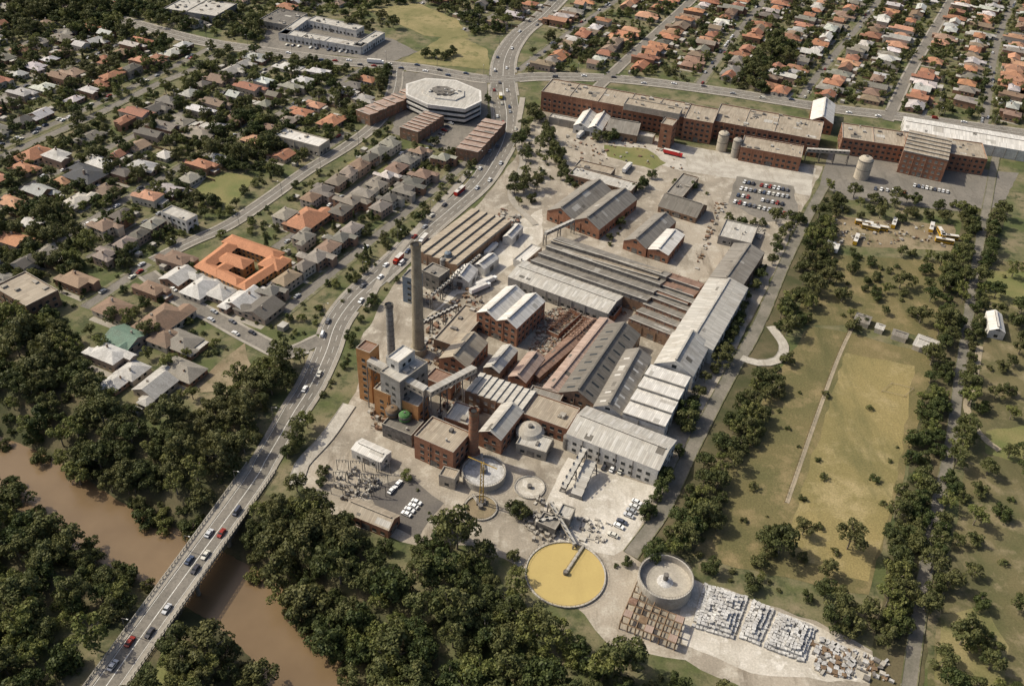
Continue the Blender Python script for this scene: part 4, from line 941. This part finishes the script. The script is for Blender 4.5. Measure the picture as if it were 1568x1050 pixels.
def tree(kind,px,s=1,jit=0):
    p=S(*px); x=p.x+random.uniform(-jit,jit);y=p.y+random.uniform(-jit,jit); z=float(tz(np.array([x]),np.array([y]))[0])
    link(NM[kind],random.choice(T[kind]),(x,y,z-.1),random.uniform(0,6.28),(s*random.uniform(.9,1.1),s*random.uniform(.9,1.1),s*random.uniform(.85,1.15)))
def row(px,sp,kinds,s0,s1,off=0,jit=2,skip=.1):
    D=catmull(W(px),1.0); acc=0
    for i in range(1,len(D)):
        acc+=(D[i]-D[i-1]).length
        if acc>=sp:
            acc=0
            if random.random()<skip: continue
            t=(D[i]-D[i-1]).normalized(); n=Vector((-t.y,t.x)); p=D[i]+n*off
            x=p.x+random.uniform(-jit,jit);y=p.y+random.uniform(-jit,jit); k=random.choice(kinds)
            s=random.uniform(s0,s1); link(NM[k],random.choice(T[k]),(x,y,0),random.uniform(0,6.28),s)
GK=[('dense',3.2),('light',2.5),('bush',3),('gum',2),('cyp',.2)]
scatter('suburban_garden_trees',[(780,130),(850,40),(930,-60),(1800,-60),(1800,245),(1560,200),(1260,160),(1100,135),(950,118),(830,114)],6.2,.62,GK,.4,.85)
scatter('suburban_garden_trees',[(-150,-80),(760,-80),(860,-20),(760,60),(640,40),(400,70),(300,50),(-150,40)],7.5,.8,GK,.6,1.15)
scatter('suburban_garden_trees',[(-150,40),(180,40),(340,75),(600,108),(590,150),(520,215),(440,265),(380,300),(330,360),(-150,480)],6.0,.8,GK,.45,1.0)
scatter('suburban_garden_trees',[(-150,400),(340,330),(460,270),(740,235),(720,280),(560,440),(500,500),(430,530),(330,520),(240,500),(130,470),(0,470)],6,.66,[('dense',3),('light',1.8),('bush',4),('cyp',.4)],.4,.85)
scatter('suburban_garden_trees',[(560,110),(620,110),(600,200),(740,235),(750,120),(760,250),(700,300),(540,250),(500,250)],6.5,.6,[('dense',3),('bush',3),('light',1)],.4,.8)
scatter('park_trees',[(315,195),(400,180),(440,200),(430,240),(350,260),(300,250)],7,.8,[('dense',3),('gum',2)],.8,1.3)
scatter('park_trees',[(-100,20),(60,60),(250,50),(260,20),(-100,-40)],8,.8,[('dense',3),('gum',3)],.8,1.3)
scatter('park_trees',[(-100,350),(120,330),(160,400),(100,440),(-100,430)],8,.7,[('dense',3),('gum',3)],.7,1.2)
scatter('park_trees',[(1120,140),(1180,60),(1220,70),(1200,130),(1150,160)],8,.75,[('dense',3),('gum',3)],.8,1.4)
WK=[('gum',5),('dense',3.5),('bush',1.5),('light',.6)]
scatter('riverside_woodland',[(-300,430),(0,470),(90,470),(140,560),(200,650),(330,630),(390,560),(470,530),(455,570),(420,630),(385,700),(345,745),(300,800),(-300,700)],6.4,.93,WK,.65,1.3,pad=1)
scatter('riverside_woodland',[(130,470),(240,470),(300,520),(380,540),(350,610),(300,630),(200,650),(120,560)],6.5,.6,[('gum',3),('dense',3),('light',1),('bush',3)],.5,.9,pad=1)
scatter('riverside_woodland',[(-400,640),(60,760),(150,830),(250,890),(330,970),(400,1010),(470,1080),(480,1300),(-500,1300)],6.6,.92,WK,.65,1.35,pad=1)
scatter('riverside_woodland',[(385,770),(470,790),(520,835),(600,868),(660,878),(760,900),(795,945),(870,980),(925,1015),(1000,1050),(1130,1090),(1130,1250),(480,1250),(500,1060),(430,915),(370,870)],6.2,.95,[('gum',5),('dense',4),('bush',1),('light',1)],.75,1.4,pad=1)
scatter('riverside_woodland',[(230,760),(330,770),(370,750),(375,800),(330,850),(260,800)],7,.75,WK,.5,.9,pad=2)
scatter('site_edge_trees',[(640,830),(700,800),(770,830),(800,880),(790,920),(700,895),(620,870)],6.5,.7,[('dense',3),('gum',2)],.6,1.0,False)
scatter('site_edge_trees',[(425,760),(455,745),(500,790),(540,815),(600,845),(560,860),(440,800)],6,.85,[('dense',3),('gum',2),('bush',1)],.6,1.0,False)
scatter('site_edge_trees',[(600,700),(640,730),(660,760),(690,780),(640,790),(610,730)],7,.3,[('bush',3),('light',1)],.4,.8,False)
AK=[('gum',4),('dense',4),('bush',1.5)]
scatter('avenue_trees',[(985,860),(1045,780),(1095,680),(1150,580),(1175,565),(1212,545),(1195,600),(1130,730),(1085,850)],5.6,.9,AK,.6,1.0)
scatter('avenue_trees',[(1180,500),(1215,430),(1250,330),(1285,310),(1265,400),(1235,500),(1200,520)],5.6,.88,AK,.6,1.0)
row([(985,810),(1020,720),(1065,620),(1110,540),(1150,450),(1185,390),(1225,320)],5,['dense','bush','gum'],.5,.85,0,1.5,.1)
scatter('avenue_trees',[(1335,980),(1360,820),(1388,700),(1420,560),(1448,420),(1475,330),(1500,330),(1490,480),(1466,620),(1444,740),(1405,900),(1392,1010)],5.6,.93,AK,.65,1.05,pad=1)
row([(1415,960),(1440,830),(1466,700),(1488,560),(1512,400),(1530,320)],6,['gum','dense'],.6,1.0,1,2)
scatter('parkland_trees',[(1420,1060),(1460,850),(1500,600),(1520,420),(1700,380),(1800,1100)],11,.5,[('gum',3),('dense',3),('bush',2)],.6,1.1)
scatter('park_edge_trees',[(1370,1000),(1500,980),(1560,1040),(1600,1150),(1370,1150)],7.5,.8,WK,.6,1.1)
scatter('field_trees',[(1250,380),(1465,395),(1455,500),(1310,490),(1215,520),(1225,440)],7.5,.5,[('gum',3),('dense',3),('bush',3)],.45,.95)
scatter('field_trees',[(1262,300),(1480,320),(1480,345),(1262,330)],8,.5,[('gum',3),('dense',3)],.45,.85,False)
scatter('field_trees',[(1300,480),(1440,530),(1440,550),(1300,505)],9,.5,[('bush',3),('dense',2)],.4,.8,False)
scatter('field_shrubs',[(1100,820),(1200,600),(1400,580),(1330,880)],13,.45,[('bush',1)],.3,1.2)
scatter('field_trees',[(1150,880),(1180,800),(1230,810),(1250,900)],8,.55,[('gum',2),('bush',2),('dense',1)],.5,.9)
scatter('field_edge_trees',[(1050,860),(1180,880),(1320,920),(1370,960),(1370,1010),(1240,940),(1060,880)],6.5,.8,[('gum',3),('dense',3),('bush',3)],.45,.9)
tree('gum',(1190,850),1.35); tree('gum',(1175,835),1.0); tree('gum',(1297,840),1.0); tree('gum',(1265,880),.7); tree('dense',(1305,505),1.0); tree('dense',(1300,965),1.3); tree('dense',(1275,960),1.1)
tree('dense',(1048,655),1.2); tree('dense',(1050,640),1.2); tree('dense',(800,790),.9); tree('dense',(785,785),.8); tree('gum',(700,840),1.4); tree('dense',(680,815),1.2)
tree('cyp',(238,205),1.4); tree('cyp',(560,395),.9); tree('cyp',(512,355),.8)
scatter('roadside_trees',[(785,230),(812,160),(835,190),(850,250),(870,270),(830,290),(805,330),(775,300),(800,260)],7,.75,[('gum',3),('dense',2),('bush',2)],.5,.9,False)
row([(808,165),(840,205),(858,250),(875,290)],6,['dense','gum'],.6,.9)
row([(470,640),(500,600),(535,545),(545,505),(580,455),(620,425)],5,['dense','bush','bush'],.4,.8,0,1,.15)
row([(425,715),(450,685),(485,635)],5,['dense','gum'],.6,.9,0,2)
row([(530,480),(560,440),(595,405),(640,362),(690,308),(738,268)],9,['bush','dense'],.5,.8,7,1,.2)
row([(905,215),(930,215),(950,212)],5,['dense'],.8,1.0); row([(960,300),(985,285),(1000,270)],6,['dense'],.7,.9); row([(1110,330),(1130,345),(1160,345),(1220,340)],7,['dense','gum'],.6,.9)
row([(1255,290),(1320,310),(1400,310),(1500,330)],7,['gum','dense','bush'],.5,.9,0,3); row([(1270,325),(1340,335),(1470,340)],10,['gum','dense'],.5,.9,0,3)
row([(930,1000),(1000,1040),(1060,1060)],6,['dense','bush'],.5,.8); row([(935,880),(962,860),(985,850)],4,['dense','bush'],.4,.7)
row([(490,700),(500,740),(470,770)],6,['dense','bush'],.5,.8); row([(930,380),(950,350),(965,320)],5,['dense','bush'],.5,.7)
row([(1000,290),(1040,285),(1085,300)],9,['dense','bush'],.5,.7); row([(640,85),(680,92),(695,80)],7,['dense'],.8,1.1)
row([(615,200),(640,212),(700,240),(735,240)],6,['bush','light','dense'],.5,.8)
flush()
# ---------------------------------------------------------------- field furniture
mb=MB(['path_gravel','timber']); D=catmull(W([(1205,770),(1250,640),(1285,545),(1312,488)]),3)
for i in range(len(D)-1):
    t=(D[i+1]-D[i]).normalized();n=Vector((-t.y,t.x)); a_=.9; mb.q([(*(D[i]-n*a_),.2),(*(D[i+1]-n*a_),.2),(*(D[i+1]+n*a_),.2),(*(D[i]+n*a_),.2)]); mb.beam((*(D[i]+n*1.2),0),(*(D[i]+n*1.2),1.3),.09,1); mb.beam((*(D[i]+n*1.2),1.2),(*(D[i+1]+n*1.2),1.2),.05,1)
mb.obj('fenced_track')
mb=MB(['path_gravel']); 
for px in [[(1350,600),(1365,588),(1398,596),(1385,608)]]:
    P=W(px)
    for i in range(4): mb.beam((*P[i],.9),(*P[(i+1)%4],.9),.07); mb.beam((*P[i],0),(*P[i],1.2),.1)
mb.obj('paddock_rail')
mb=MB(['steel','paint']); mb.beam((0,0,0),(0,0,9),.1); mb.beam((0,0,9),(2,0,9.3),.07); mb.box((2.2,0),(.4,0),(0,.15),9.2,9.4,1); lm=mb.mesh('street_lamp')
for r,st in((HW,9),(HR,10),(YR,10)):
    for i in range(4,len(r['D'])-2,st):
        n=r['N'][i]; p=r['D'][i]+n*(r['W'][i]/2+1.0); link('street_lamp',lm,(p.x,p.y,r['z']),math.atan2(-n.y,-n.x))
print('objects',len(bpy.data.objects))
